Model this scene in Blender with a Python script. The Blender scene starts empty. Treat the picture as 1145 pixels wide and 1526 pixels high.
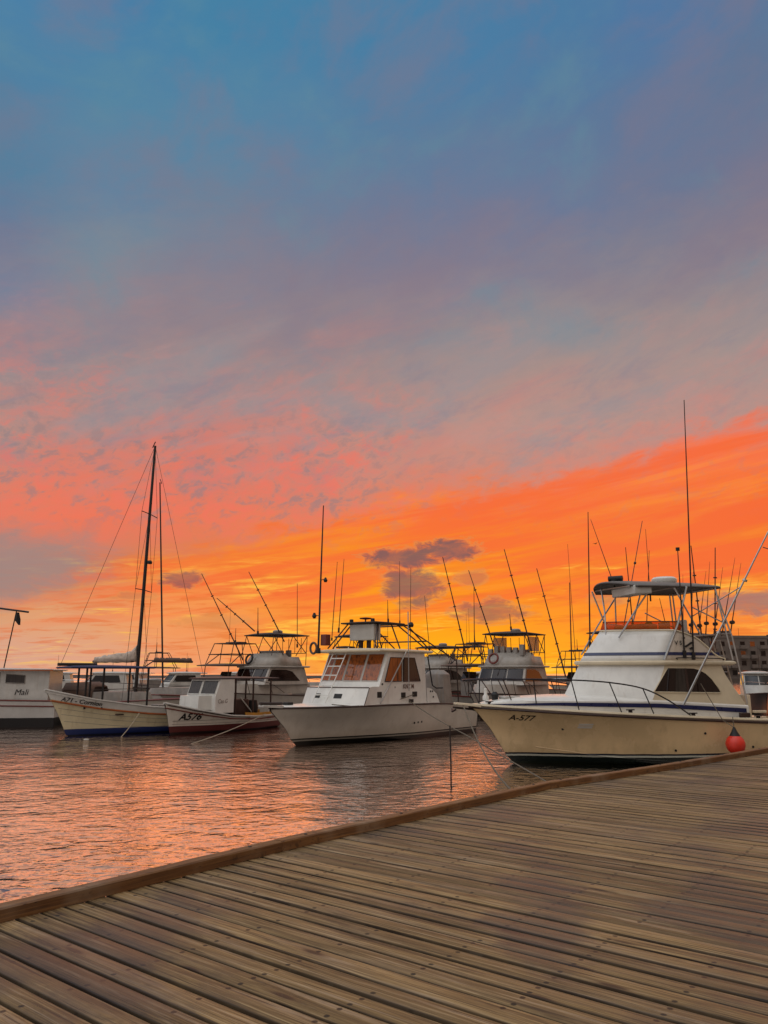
import bpy, bmesh, math, random
from mathutils import Vector, Matrix
import numpy as np
random.seed(7)
rng = np.random.default_rng(7)
SC = bpy.context.scene
COL = SC.collection
R = math.radians

# ------------------------------------------------------------------ camera
EYE = 2.6                      # metres above the water
cam_data = bpy.data.cameras.new('camera')
cam = bpy.data.objects.new('camera', cam_data); COL.objects.link(cam)
cam.location = (0, 0, EYE); cam.rotation_euler = (R(90 + 11.8), 0, 0)
cam_data.sensor_fit = 'VERTICAL'; cam_data.sensor_height = 36.0
cam_data.lens = 1150 / 1526 * 36.0
cam_data.clip_start = 0.05; cam_data.clip_end = 12000
SC.camera = cam
SC.render.resolution_x, SC.render.resolution_y = 768, 1024
SC.view_settings.view_transform = 'Standard'; SC.view_settings.look = 'None'
SC.view_settings.exposure = 0.0; SC.view_settings.gamma = 1.0
SC.cycles.use_denoising = True
SC.cycles.max_bounces = 6; SC.cycles.transparent_max_bounces = 8
SC.cycles.sample_clamp_indirect = 4.0

def lin(c):
    if isinstance(c, str): c = [int(c[i:i + 2], 16) / 255 for i in (0, 2, 4)]
    return tuple((x / 12.92 if x <= 0.04045 else ((x + 0.055) / 1.055) ** 2.4) for x in c)

class G:
    """small helper to write node expressions"""
    def __init__(s, nt): s.nt = nt
    def n(s, t, **k):
        x = s.nt.nodes.new(t)
        for a, b in k.items(): setattr(x, a, b)
        return x
    def put(s, sock, v):
        if isinstance(v, (int, float)): sock.default_value = v
        elif isinstance(v, tuple): sock.default_value = v
        elif v is not None: s.nt.links.new(v, sock)
    def m(s, op, a, b=None, c=None, clamp=False):
        x = s.n('ShaderNodeMath', operation=op, use_clamp=clamp)
        for i, v in enumerate((a, b, c)):
            if v is not None: s.put(x.inputs[i], v)
        return x.outputs[0]
    def add(s, a, b): return s.m('ADD', a, b)
    def sub(s, a, b): return s.m('SUBTRACT', a, b)
    def mul(s, a, b): return s.m('MULTIPLY', a, b)
    def step(s, v, a, b, lo=0.0, hi=1.0):
        x = s.n('ShaderNodeMapRange', interpolation_type='SMOOTHSTEP')
        s.put(x.inputs[0], v); x.inputs[1].default_value = a; x.inputs[2].default_value = b
        x.inputs[3].default_value = lo; x.inputs[4].default_value = hi
        return x.outputs[0]
    def mix(s, f, a, b, mode='MIX'):
        x = s.n('ShaderNodeMix', data_type='RGBA', blend_type=mode)
        s.put(x.inputs[0], f)
        for i, v in ((6, a), (7, b)):
            if isinstance(v, tuple) and len(v) == 3: v = v + (1,)
            s.put(x.inputs[i], v)
        return x.outputs[2]
    def xyz(s, x, y, z=0.0):
        c = s.n('ShaderNodeCombineXYZ')
        for i, v in enumerate((x, y, z)): s.put(c.inputs[i], v)
        return c.outputs[0]
    def sep(s, v):
        c = s.n('ShaderNodeSeparateXYZ'); s.put(c.inputs[0], v); return c.outputs
    def noise(s, v, scale, detail=4, rough=0.55, dist=0.0, color=False):
        x = s.n('ShaderNodeTexNoise'); s.put(x.inputs['Vector'], v)
        x.inputs['Scale'].default_value = scale; x.inputs['Detail'].default_value = detail
        x.inputs['Roughness'].default_value = rough; x.inputs['Distortion'].default_value = dist
        return x.outputs[1 if color else 0]
    def ramp(s, f, stops, interp='LINEAR'):
        x = s.n('ShaderNodeValToRGB'); s.put(x.inputs[0], f); cr = x.color_ramp; cr.interpolation = interp
        while len(cr.elements) < len(stops): cr.elements.new(0.5)
        for e, (p, c) in zip(cr.elements, stops): e.position = p; e.color = tuple(c)[:3] + (1,)
        return x.outputs[0]

# ------------------------------------------------------------------ sky
SKY_AZ = [-30, -22, -14, -7, 0, 7, 14, 22, 30]
SKY_EL = [0, 2, 4, 6, 8, 10, 12, 14, 16.5, 19, 22, 25, 29, 33, 38, 43]
SKY = [
    [(212, 166, 140), (207, 157, 126), (188, 144, 122), (166, 136, 125), (178, 133, 122), (219, 123, 100), (221, 126, 102), (194, 135, 120), (168, 140, 134), (151, 140, 142), (137, 132, 142), (126, 130, 150), (106, 125, 153), (89, 130, 159), (81, 132, 167), (76, 132, 172)],
    [(222, 163, 135), (224, 161, 117), (220, 149, 103), (211, 132, 91), (201, 125, 97), (209, 124, 102), (236, 118, 88), (217, 125, 104), (194, 131, 120), (171, 137, 133), (154, 137, 139), (147, 132, 140), (125, 138, 152), (106, 133, 159), (88, 136, 165), (73, 130, 170)],
    [(236, 155, 111), (241, 154, 94), (244, 147, 77), (245, 134, 59), (237, 126, 57), (223, 124, 83), (232, 120, 90), (222, 121, 98), (205, 125, 113), (188, 132, 125), (161, 135, 135), (150, 132, 137), (132, 131, 146), (111, 133, 155), (89, 135, 165), (71, 132, 168)],
    [(244, 156, 72), (246, 150, 64), (247, 144, 55), (247, 139, 43), (246, 134, 39), (242, 126, 58), (230, 124, 89), (217, 125, 102), (202, 128, 115), (190, 133, 125), (166, 135, 133), (147, 131, 137), (133, 128, 143), (114, 128, 152), (91, 133, 164), (72, 131, 168)],
    [(255, 175, 20), (253, 167, 22), (251, 155, 24), (248, 144, 26), (246, 136, 32), (248, 130, 49), (237, 125, 77), (216, 130, 104), (197, 137, 122), (184, 139, 130), (165, 139, 135), (148, 133, 138), (133, 127, 143), (117, 125, 150), (93, 128, 160), (74, 130, 168)],
    [(255, 190, 28), (251, 167, 25), (248, 149, 27), (246, 135, 31), (245, 126, 37), (246, 120, 49), (243, 118, 64), (227, 125, 91), (199, 138, 123), (182, 144, 135), (167, 142, 136), (151, 137, 139), (134, 128, 144), (114, 125, 152), (96, 126, 158), (76, 128, 167)],
    [(252, 176, 35), (250, 159, 35), (248, 145, 37), (246, 133, 39), (245, 124, 43), (246, 119, 53), (246, 117, 61), (237, 121, 83), (206, 136, 119), (182, 145, 136), (168, 143, 137), (153, 139, 139), (133, 129, 144), (112, 124, 152), (96, 124, 157), (78, 126, 165)],
    [(249, 155, 50), (248, 147, 55), (247, 140, 55), (246, 130, 48), (245, 122, 46), (245, 118, 51), (247, 117, 59), (245, 118, 77), (219, 130, 110), (183, 143, 134), (167, 144, 139), (154, 139, 139), (131, 128, 143), (113, 122, 148), (97, 122, 155), (83, 122, 164)],
    [(248, 150, 60), (245, 141, 69), (245, 136, 66), (245, 125, 49), (243, 115, 40), (244, 114, 42), (247, 117, 58), (244, 119, 80), (216, 131, 112), (180, 144, 136), (162, 146, 142), (152, 138, 140), (137, 125, 138), (120, 121, 144), (101, 120, 150), (89, 122, 159)],
]
def make_sky():
    w = bpy.data.worlds.new('World'); SC.world = w; w.use_nodes = True
    nt = w.node_tree; nt.nodes.clear(); g = G(nt)
    d = g.n('ShaderNodeTexCoord').outputs['Generated']
    x, y, z = g.sep(d)
    az = g.mul(g.m('ARCTAN2', x, y), 57.29578)
    el0 = g.mul(g.m('ARCSINE', z), 57.29578)
    el = g.m('MAXIMUM', el0, 0.0)
    skew = g.sub(el, g.mul(az, 0.16))
    # slow warp so that the bands get wandering, cloudy edges
    wv = g.noise(g.xyz(g.mul(az, 0.075), g.mul(skew, 0.20), 3.1), 1.0, 6, 0.62, color=True)
    wr, wg, _ = g.sep(wv)
    amp = g.step(el, 0, 12, 1.6, 5.0)
    elw = g.add(el, g.mul(g.sub(wr, 0.5), amp))
    azw = g.add(az, g.mul(g.sub(wg, 0.5), 9.0))
    fine = g.noise(g.xyz(g.mul(az, 0.42), g.mul(skew, 0.85), 9.7), 1.0, 5, 0.6, 0.4)
    elw = g.add(elw, g.mul(g.sub(fine, 0.5), g.step(el, 2, 14, 1.0, 4.2)))
    # the edge of the lit cloud sheet: colours change quickly across it
    eb = g.add(g.mul(az, 0.225), 11.3)
    dd = g.sub(elw, eb)
    elw = g.add(elw, g.mul(g.m('TANH', g.mul(dd, 1.1)), g.mul(g.step(g.m('ABSOLUTE', dd), 9, 2.5), 1.5)))
    t = g.m('DIVIDE', elw, 43.0, clamp=True)
    col = None
    for i, (a, row) in enumerate(zip(SKY_AZ, SKY)):
        c = g.ramp(t, [(e / 43.0, lin([v / 255 for v in h])) for e, h in zip(SKY_EL, row)])
        col = c if col is None else g.mix(g.step(azw, SKY_AZ[i - 1], a), col, c)
    # flecks of coral cloud against grey-blue, thickest on the left at 10 to 25 degrees
    fl = g.noise(g.xyz(g.mul(az, 0.62), g.mul(skew, 1.0), 1.3), 1.0, 6, 0.62, 0.6)
    win = g.mul(g.mul(g.step(el, 8, 13), g.step(el, 14, 25, 1, 0)), g.step(az, -6, 9, 1, 0.25))
    big = g.step(g.noise(g.xyz(g.mul(az, 0.11), g.mul(skew, 0.19), 6.0), 1.0, 3, 0.5), 0.35, 0.62)
    fl2 = g.noise(g.xyz(g.mul(az, 1.5), g.mul(skew, 2.1), 4.3), 1.0, 4, 0.6, 0.2)
    fl = g.add(g.mul(fl, 0.68), g.mul(fl2, 0.32))
    col = g.mix(g.mul(g.mul(g.step(fl, 0.46, 0.62), win), g.add(0.22, g.mul(big, 0.5))), col, lin((0.95, 0.45, 0.37)))
    col = g.mix(g.mul(g.mul(g.step(fl, 0.50, 0.38), win), 0.62), col, lin((0.56, 0.49, 0.50)))
    # broad soft sheets of grey-lilac and rose cloud across the middle, slanting up to the right
    sk2 = g.sub(el, g.mul(az, 0.30))
    ms = g.noise(g.xyz(g.mul(az, 0.055), g.mul(sk2, 0.17), 33.0), 1.0, 6, 0.62, 0.5)
    mw = g.mul(g.step(el, 11, 16), g.step(el, 30, 20))
    mw = g.mul(mw, g.step(dd, 0.0, 2.5))
    col = g.mix(g.mul(g.mul(g.step(ms, 0.48, 0.66), mw), 0.75), col, lin((0.60, 0.56, 0.57)))
    col = g.mix(g.mul(g.mul(g.step(ms, 0.49, 0.32), mw), 0.38), col, lin((0.82, 0.50, 0.46)))
    ms2 = g.noise(g.xyz(g.mul(az, 0.16), g.mul(sk2, 0.42), 41.0), 1.0, 6, 0.65, 0.4)
    col = g.mix(g.mul(g.mul(g.step(ms2, 0.48, 0.72), mw), 0.40), col, lin((0.50, 0.50, 0.56)))
    col = g.mix(g.mul(g.mul(g.step(ms2, 0.48, 0.26), mw), 0.28), col, lin((0.82, 0.56, 0.52)))
    # high thin veil: faint rosy and teal patches
    hv = g.noise(g.xyz(g.mul(az, 0.10), g.mul(skew, 0.15), 21.0), 1.0, 6, 0.58, 0.3)
    hw = g.step(el, 18, 26)
    col = g.mix(g.mul(g.mul(g.step(hv, 0.46, 0.70), hw), 0.34), col, lin((0.55, 0.47, 0.52)))
    col = g.mix(g.mul(g.mul(g.step(hv, 0.49, 0.28), hw), 0.42), col, lin((0.40, 0.56, 0.62)))
    # yellow streaks low down
    st = g.noise(g.xyz(g.mul(az, 0.10), g.mul(g.sub(el, g.mul(az, 0.045)), 0.95), 5.5), 1.0, 6, 0.62, 0.7)
    st2 = g.noise(g.xyz(g.mul(az, 0.30), g.mul(g.sub(el, g.mul(az, 0.03)), 2.7), 15.5), 1.0, 5, 0.62, 0.6)
    lw = g.mul(g.step(el, 9.2, 6.5, 0, 1), g.step(g.m('ABSOLUTE', az), 24, 34, 1, 0.3))
    smask = g.mul(g.mul(g.step(st, 0.52, 0.66), g.step(st2, 0.42, 0.60)), lw)
    col = g.mix(g.mul(smask, 0.85), col, lin((1.0, 0.80, 0.30)))
    col = g.mix(g.mul(g.mul(g.step(st2, 0.50, 0.34), lw), 0.50), col, lin((0.88, 0.40, 0.16)))
    st3 = g.noise(g.xyz(g.mul(az, 0.06), g.mul(g.sub(el, g.mul(az, 0.17)), 0.75), 51.0), 1.0, 5, 0.6, 0.4)
    bw = g.mul(g.step(el, 2, 6), g.step(dd, 1.0, -0.5))
    col = g.mix(g.mul(g.mul(g.step(st3, 0.42, 0.60), bw), 0.72), col, lin((0.96, 0.40, 0.21)))
    col = g.mix(g.mul(g.mul(g.step(st3, 0.46, 0.34), bw), 0.25), col, lin((1.0, 0.62, 0.20)))
    # small dark clouds: azimuth, elevation, half sizes, strength
    cn = g.noise(g.xyz(g.mul(az, 0.50), g.mul(el, 1.15), 2.2), 1.0, 8, 0.66, 0.5)
    cn2 = g.mul(g.sub(cn, 0.5), 2.6)
    tot = None
    for (ca, ce, sa, se, k) in [(1.4, 8.35, 2.4, 0.72, 1), (5.0, 8.95, 2.2, 0.75, 1), (2.3, 6.3, 2.0, 1.25, 0.9),
                                (-14.6, 6.6, 1.5, 0.55, 0.8), (8.0, 4.4, 2.4, 0.75, 0.75), (6.3, 6.9, 1.2, .6, .4), (25.4, 4.6, 2.6, 0.75, 0.85),
                                (16.0, 5.3, 1.4, 0.45, 0.4), (-12.6, 3.6, 2.4, 0.5, 0.25), (-18, 5.3, 1.6, 0.3, 0.35),
                                (48, 9, 9, 2, .6), (-52, 8, 10, 3, .6)]:
        dx = g.m('DIVIDE', g.sub(az, ca), sa); dy = g.m('DIVIDE', g.sub(el, ce), se)
        r = g.m('SQRT', g.add(g.mul(dx, dx), g.mul(dy, dy)))
        mk = g.mul(g.step(g.add(r, cn2), 1.42, 0.62, 0, 1), k)
        tot = mk if tot is None else g.m('MAXIMUM', tot, mk)
    ccol = g.mix(g.step(g.m('ABSOLUTE', g.add(az, 2)), 14, 26), lin((0.44, 0.34, 0.36)), lin((0.57, 0.46, 0.45)))
    ccol = g.mix(g.step(cn, 0.4, 0.62), ccol, g.mix(0.4, ccol, lin((0.78, 0.42, 0.30))))
    bx = g.m('DIVIDE', g.add(az, 30.5), 9.5); by = g.m('DIVIDE', g.sub(g.sub(el, g.mul(g.add(az, 30), 0.10)), 6.6), 2.6)
    bank = g.m('SQRT', g.add(g.mul(bx, bx), g.mul(by, by)))
    col = g.mix(g.mul(g.step(g.add(bank, g.mul(cn2, .45)), 1.35, 0.65), 0.85), col, lin((0.62, 0.52, 0.50)))
    col = g.mix(g.mul(g.mul(g.step(tot, 0.0, 0.25), g.step(tot, 0.6, 0.25)), 0.35), col, lin((1.0, 0.66, 0.30)))
    col = g.mix(g.mul(tot, 0.90), col, ccol)
    # the sky away from the sunset: unseen pale cloud, brightened overhead to light the boats
    col = g.mix(g.step(el, 16, 34, 0.0, 0.10), col, lin((0.18, 0.28, 0.42)))
    back = g.ramp(g.m('DIVIDE', el, 90.0), [(0, (0.26, 0.22, 0.20)), (0.2, (0.40, 0.37, 0.35)), (0.5, (0.80, 0.80, 0.80)), (0.8, (1.15, 1.18, 1.22)), (1, (1.3, 1.34, 1.40))])
    bn = g.noise(g.xyz(g.mul(x, 3.0), g.mul(y, 3.0), g.mul(z, 5.0)), 1.0, 4, 0.6)
    back = g.mix(1.0, back, g.ramp(bn, [(0.2, (0.85, 0.85, 0.88)), (0.8, (1.1, 1.08, 1.05))]), 'MULTIPLY')
    back = g.mix(1.0, back, g.mix(g.step(x, -0.6, 0.6), (1.34, 1.38, 1.44), (0.66, 0.56, 0.48)), 'MULTIPLY')
    bs = g.n('ShaderNodeVectorMath', operation='SCALE'); g.put(bs.inputs[0], back); bs.inputs[3].default_value = SKY_BACK
    f = g.m('MAXIMUM', g.step(g.m('ABSOLUTE', az), 42, 95), g.step(el, 46, 72))
    col = g.mix(f, col, bs.outputs[0])
    bg = g.n('ShaderNodeBackground'); g.put(bg.inputs[0], col); bg.inputs[1].default_value = 1.0
    ns = g.n('ShaderNodeTexSky'); ns.sky_type = 'NISHITA'; ns.sun_disc = False
    ns.sun_elevation = R(1.5); ns.sun_rotation = R(SUN_AZ)
    bg2 = g.n('ShaderNodeBackground'); g.put(bg2.inputs[0], ns.outputs[0]); bg2.inputs[1].default_value = 0.003
    ad = g.n('ShaderNodeAddShader'); nt.links.new(bg.outputs[0], ad.inputs[0]); nt.links.new(bg2.outputs[0], ad.inputs[1])
    out = g.n('ShaderNodeOutputWorld'); nt.links.new(ad.outputs[0], out.inputs[0])
SKY_BACK = 1.12
SUN_AZ = 9.0
make_sky()
sun = bpy.data.lights.new('sun', 'SUN'); sun.energy = 0.5; sun.angle = R(75); sun.color = (1.0, 0.55, 0.25)
so = bpy.data.objects.new('sun', sun); COL.objects.link(so)
sd = Vector((math.sin(R(SUN_AZ)) * math.cos(R(6)), math.cos(R(SUN_AZ)) * math.cos(R(6)), math.sin(R(6))))
so.rotation_euler = sd.to_track_quat('Z', 'Y').to_euler()

# ------------------------------------------------------------------ materials
MATS = {}
def new_mat(name):
    m = bpy.data.materials.new(name); m.use_nodes = True; nt = m.node_tree; nt.nodes.clear()
    g = G(nt); b = g.n('ShaderNodeBsdfPrincipled'); o = g.n('ShaderNodeOutputMaterial')
    nt.links.new(b.outputs[0], o.inputs[0]); MATS[name] = m
    return m, g, b
def pbr(name, color, rough=0.4, metal=0.0, var=0.12, scale=3.0, bump=0.0, bands=None, streak=0.0, coat=0.0, speck=None, grime=0.0):
    """paint / plastic / metal with uneven wear; bands = real paint bands by height on a hull"""
    m, g, b = new_mat(name)
    c = lin(color) if isinstance(color, str) else color
    tc = g.n('ShaderNodeTexCoord').outputs['Object']
    n = g.noise(tc, scale, 5, 0.6)
    col = g.mix(g.step(n, 0.3, 0.72), tuple(v * (1 - var) for v in c), tuple(min(1, v * (1 + var * 0.5)) for v in c))
    x, y, z = g.sep(tc)
    if streak:
        sv = g.noise(g.xyz(g.mul(x, 5.0), g.mul(y, 5.0), g.mul(z, 0.35)), 1.0, 5, 0.65)
        col = g.mix(g.mul(g.step(sv, 0.52, 0.75), streak), col, lin('8a6a44'))
    if speck:
        sp = g.noise(tc, 14.0, 3, 0.7)
        col = g.mix(g.mul(g.step(sp, 0.62, 0.7), 0.7), col, lin(speck))
    if grime:                                                # brown scum line that fades out above the water
        gn = g.noise(g.xyz(g.mul(x, 2.2), g.mul(y, 2.2), g.mul(z, 1.2)), 1.0, 5, 0.65)
        col = g.mix(g.mul(g.step(g.add(z, g.mul(g.sub(gn, .5), .9)), 0.75, 0.25), grime * .55), col, lin('7a6640'))
    if bands:
        zz = g.add(z, g.mul(g.sub(g.noise(tc, 2.0, 4), 0.5), 0.025))
        for zl, bc in bands: col = g.mix(g.m('LESS_THAN', zz, zl), col, lin(bc))
    g.put(b.inputs['Base Color'], col)
    g.put(b.inputs['Roughness'], g.m('ADD', rough, g.mul(g.sub(n, 0.5), 0.25), clamp=True))
    b.inputs['Metallic'].default_value = metal
    if coat: b.inputs['Coat Weight'].default_value = coat; b.inputs['Coat Roughness'].default_value = 0.08
    if bump:
        bp = g.n('ShaderNodeBump'); bp.inputs['Strength'].default_value = bump; bp.inputs['Distance'].default_value = 0.01
        g.put(bp.inputs['Height'], g.noise(tc, scale * 6, 4)); g.put(b.inputs['Normal'], bp.outputs[0])
    return m
GEL = pbr('gelcoat_white', 'dcdad2', 0.32, var=0.10, scale=1.6, streak=0.18, coat=0.15)
GELG = pbr('gelcoat_grey', 'bdbab2', 0.4, var=0.14, scale=1.6, streak=0.25)
GELB = pbr('gelcoat_shaded', 'aea79d', 0.5, var=0.2, scale=1.8, streak=0.35)  # darker white gelcoat: the far boats' shade is put into its colour
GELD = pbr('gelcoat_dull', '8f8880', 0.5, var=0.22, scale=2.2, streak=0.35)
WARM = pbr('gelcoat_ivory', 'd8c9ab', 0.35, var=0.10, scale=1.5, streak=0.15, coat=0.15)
CREAM = pbr('hull_cream', 'e6c796', 0.28, var=0.12, scale=0.7, grime=0.45, streak=0.18, coat=0.25,
            bands=[(0.32, '1a1f2c'), (0.27, 'b7b8a8'), (0.22, '1c2320'), (0.06, '20261c')])
HWHITE = pbr('hull_white', 'cbc3b5', 0.32, var=0.12, scale=0.8, grime=0.45, streak=0.18, coat=0.2,
             bands=[(0.24, '23201c'), (0.19, '8f8a7e'), (0.14, '1d1c18')])
HGREY = pbr('hull_pale', 'b9b4ab', 0.4, var=0.12, scale=0.9, streak=0.3, bands=[(0.22, '1d1b19')])
HRED = pbr('hull_painted_red_below', 'cfc6b8', 0.45, var=0.14, scale=1.1, streak=0.35, bands=[(0.34, '541b18'), (0.08, '241210')])
HBLUE = pbr('hull_painted_blue_below', 'd8cba6', 0.45, var=0.14, scale=1.1, streak=0.3, bands=[(0.28, '1b2b60'), (0.05, '10162c')])
HLEFT = pbr('hull_black_below', 'c5c2bb', 0.4, var=0.12, scale=1.1, streak=0.2, bands=[(0.45, '121112')])
HDARK = pbr('hull_dark', '1d1a1c', 0.35, var=0.2)
ALU = pbr('aluminium_tube', 'b8b6b2', 0.35, 0.85, var=0.12)
ALUD = pbr('weathered_metal_tube', '4a403c', 0.45, 0.6, var=0.2)
STEEL = pbr('dark_rail', '3a3436', 0.3, 0.8, var=0.2)
MASTM = pbr('dark_mast', '2a2320', 0.45, 0.2, var=0.2)
BLACK = pbr('black_rubber', '141312', 0.6, var=0.3)
NAVY = pbr('navy_paint', '16204e', 0.3, var=0.15, coat=0.2)
REDT = pbr('red_brown_paint', '6b2a1f', 0.45, var=0.2)
ORT = pbr('orange_trim', 'a8551f', 0.45, var=0.2)
OCHRE = pbr('ochre_paint', 'a87418', 0.5, var=0.2)
CANV = pbr('dark_canvas', '3b322e', 0.8, var=0.25, scale=5, bump=0.4)
CANVB = pbr('navy_canvas', '1b2347', 0.75, var=0.25, scale=5, bump=0.4)
CANVBR = pbr('brown_canvas', '5f4a3e', 0.8, var=0.25, scale=5, bump=0.4)
SAIL = pbr('sailcloth', 'c4b3a4', 0.8, var=0.25, scale=6, bump=0.6)
ROPE = pbr('rope', '6d6252', 0.85, var=0.25, scale=20)
ROPEL = pbr('pale_rope', 'a89a84', 0.85, var=0.25, scale=20)
TOPG = pbr('hardtop_grey', '6d6862', 0.5, var=0.2, scale=3)
FEND = pbr('fender_orange', 'd8301a', 0.42, var=0.12, scale=4, coat=0.1)
INK = pbr('black_lettering', '17120f', 0.5, var=0.1)
INKR = pbr('rust_lettering', '6e5246', 0.5, var=0.1)
BUOYW = pbr('buoy_white', 'c9c4ba', 0.4, var=0.1)
TIMB = pbr('old_pile', '4a3a2c', 0.85, var=0.35, scale=4, bump=0.6)
BROWN = pbr('brown_paint', '3a241c', 0.5, var=0.25)
REDP = pbr('red_paint', 'a01c22', 0.4, var=0.15)
STICK = pbr('orange_sticker', 'd08a28', 0.5, var=0.3, scale=8)
CONC = pbr('render_wall', '6f635a', 0.85, var=0.18, scale=0.3)
CONCD = pbr('render_wall_dark', '54483f', 0.85, var=0.2, scale=0.3)
BARK = pbr('palm_bark', '3a3028', 0.9, var=0.3)
LEAF = pbr('leaf', '2c3318', 0.7, var=0.4, scale=2)

def glass(name, color, curtain=None):
    """tinted pane; curtain = folds of cloth hanging close behind it"""
    m, g, b = new_mat(name); c = lin(color); col = c
    tc = g.n('ShaderNodeTexCoord').outputs['Object']
    if curtain:
        x, y, z = g.sep(tc)
        f = g.noise(g.xyz(g.mul(x, 9.0), g.mul(y, 9.0), g.mul(z, 0.5)), 1.0, 4, 0.6)
        col = g.ramp(f, [(0.30, c), (0.48, lin(curtain)), (0.56, tuple(v * 0.6 for v in lin(curtain))), (0.72, c)])
    g.put(b.inputs['Base Color'], col if curtain else c + (1,))
    b.inputs['Roughness'].default_value = 0.07; b.inputs['Specular IOR Level'].default_value = 0.5
    return m
GLASS = glass('dark_glass', '100b0a')
GLASSB = glass('brown_glass', '160b09', '24130e')
GLASSC = glass('curtained_glass', '33190f', 'a85a26')  # brown curtains, brightened to paint in the sunset glow through the panes
GLASSG = glass('grey_glass', '241f1c', '3a332e')
def clear_orange(name, color, k):
    m = bpy.data.materials.new(name); m.use_nodes = True; nt = m.node_tree; nt.nodes.clear(); g = G(nt)
    t = g.n('ShaderNodeBsdfTransparent'); t.inputs[0].default_value = lin(color) + (1,)
    p = g.n('ShaderNodeBsdfPrincipled'); p.inputs['Base Color'].default_value = tuple(v * 0.8 for v in lin(color)) + (1,); p.inputs['Roughness'].default_value = 0.2
    mx = g.n('ShaderNodeMixShader'); mx.inputs[0].default_value = k
    o = g.n('ShaderNodeOutputMaterial')
    nt.links.new(t.outputs[0], mx.inputs[1]); nt.links.new(p.outputs[0], mx.inputs[2]); nt.links.new(mx.outputs[0], o.inputs[0])
    return m
ACRYL = clear_orange('orange_acrylic', 'f09a48', 0.3)
VINYL = clear_orange('clear_vinyl', 'cfc4bb', 0.35)

# ------------------------------------------------------------------ mesh helpers
def tag(o, label=None, cat=None, group=None, kind=None):
    if label: o['label'] = label
    if cat: o['category'] = cat
    if group: o['group'] = group
    if kind: o['kind'] = kind
    return o
def thing(name, label, cat, loc=(0, 0, 0), deg=0.0, group=None):
    o = bpy.data.objects.new(name, None); COL.objects.link(o); o.empty_display_size = 0.3
    o.location = loc; o.rotation_euler = (0, 0, deg)
    return tag(o, label, cat, group)
class MB:
    def __init__(s): s.v = []; s.f = []
    def add(s, v, f):
        k = len(s.v); s.v += [tuple(map(float, p)) for p in v]; s.f += [tuple(i + k for i in q) for q in f]; return s
    def box(s, c, d, rz=0.0, tilt=0.0):
        M = Matrix.Rotation(rz, 3, 'Z') @ Matrix.Rotation(tilt, 3, 'Y')
        P = [Vector(c) + M @ Vector((d[0] * a / 2, d[1] * b / 2, d[2] * e / 2)) for a in (-1, 1) for b in (-1, 1) for e in (-1, 1)]
        return s.add(P, [(0, 1, 3, 2), (4, 6, 7, 5), (0, 4, 5, 1), (2, 3, 7, 6), (0, 2, 6, 4), (1, 5, 7, 3)])
    def loft(s, rings, closed=True, cap0=False, cap1=False):
        n = len(rings[0]); V = [p for r in rings for p in r]; F = []
        for i in range(len(rings) - 1):
            for j in range(n if closed else n - 1):
                a, b = i * n + j, i * n + (j + 1) % n
                F.append((a, b, b + n, a + n))
        if cap0: F.append(tuple(range(n))[::-1])
        if cap1: F.append(tuple(range((len(rings) - 1) * n, len(rings) * n)))
        return s.add(V, F)
    def tube(s, pts, r, n=7, caps=True):
        pts = [Vector(p) for p in pts]; k = len(pts); rs = r if isinstance(r, (list, tuple)) else [r] * k
        up = None; rings = []
        for i, p in enumerate(pts):
            t = (pts[min(i + 1, k - 1)] - pts[max(i - 1, 0)]).normalized()
            if up is None: up = t.orthogonal().normalized()
            up = (up - t * up.dot(t)).normalized(); w = t.cross(up)
            rings.append([p + (up * math.cos(a) + w * math.sin(a)) * rs[i] for a in [2 * math.pi * j / n for j in range(n)]])
        return s.loft(rings, True, caps, caps)
    def lathe(s, prof, c=(0, 0, 0), n=16):
        rings = [[(c[0] + r * math.cos(2 * math.pi * j / n), c[1] + r * math.sin(2 * math.pi * j / n), c[2] + z) for j in range(n)] for r, z in prof]
        return s.loft(rings, True, True, True)
    def prism(s, poly, off):
        """flat polygon (list of 3-D points) thickened by vector off"""
        o = Vector(off); a = [Vector(p) for p in poly]
        return s.loft([a, [p + o for p in a]], True, True, True)
    def build(s, name, mat, parent=None, smooth=40, bevel=0.0, solid=0.0):
        me = bpy.data.meshes.new(name); me.from_pydata(s.v, [], s.f); me.validate()
        bm = bmesh.new(); bm.from_mesh(me); bmesh.ops.recalc_face_normals(bm, faces=bm.faces[:]); bm.to_mesh(me); bm.free()
        me.materials.append(mat)
        if smooth:
            me.shade_smooth(); me.set_sharp_from_angle(angle=R(smooth))
        o = bpy.data.objects.new(name, me); COL.objects.link(o); o.parent = parent
        if solid:
            q = o.modifiers.new('thickness', 'SOLIDIFY'); q.thickness = solid; q.offset = -1
        if bevel:
            q = o.modifiers.new('edge', 'BEVEL'); q.width = bevel; q.segments = 2; q.limit_method = 'ANGLE'; q.angle_limit = R(40)
        return o
def smooth_path(pts, n=6):
    """Catmull-Rom through points"""
    P = [Vector(p) for p in pts]; out = []
    for i in range(len(P) - 1):
        a, b, c, d = P[max(i - 1, 0)], P[i], P[i + 1], P[min(i + 2, len(P) - 1)]
        for k in range(n):
            t = k / n
            out.append(0.5 * ((2 * b) + (c - a) * t + (2 * a - 5 * b + 4 * c - d) * t * t + (3 * b - a - 3 * c + d) * t ** 3))
    return out + [P[-1]]
def sag(a, b, drop, n=14):
    a, b = Vector(a), Vector(b)
    return [a.lerp(b, i / n) - Vector((0, 0, drop * 4 * (i / n) * (1 - i / n))) for i in range(n + 1)]
def interp(tab, x):
    return float(np.interp(x, [t[0] for t in tab], [t[1] for t in tab]))
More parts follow.
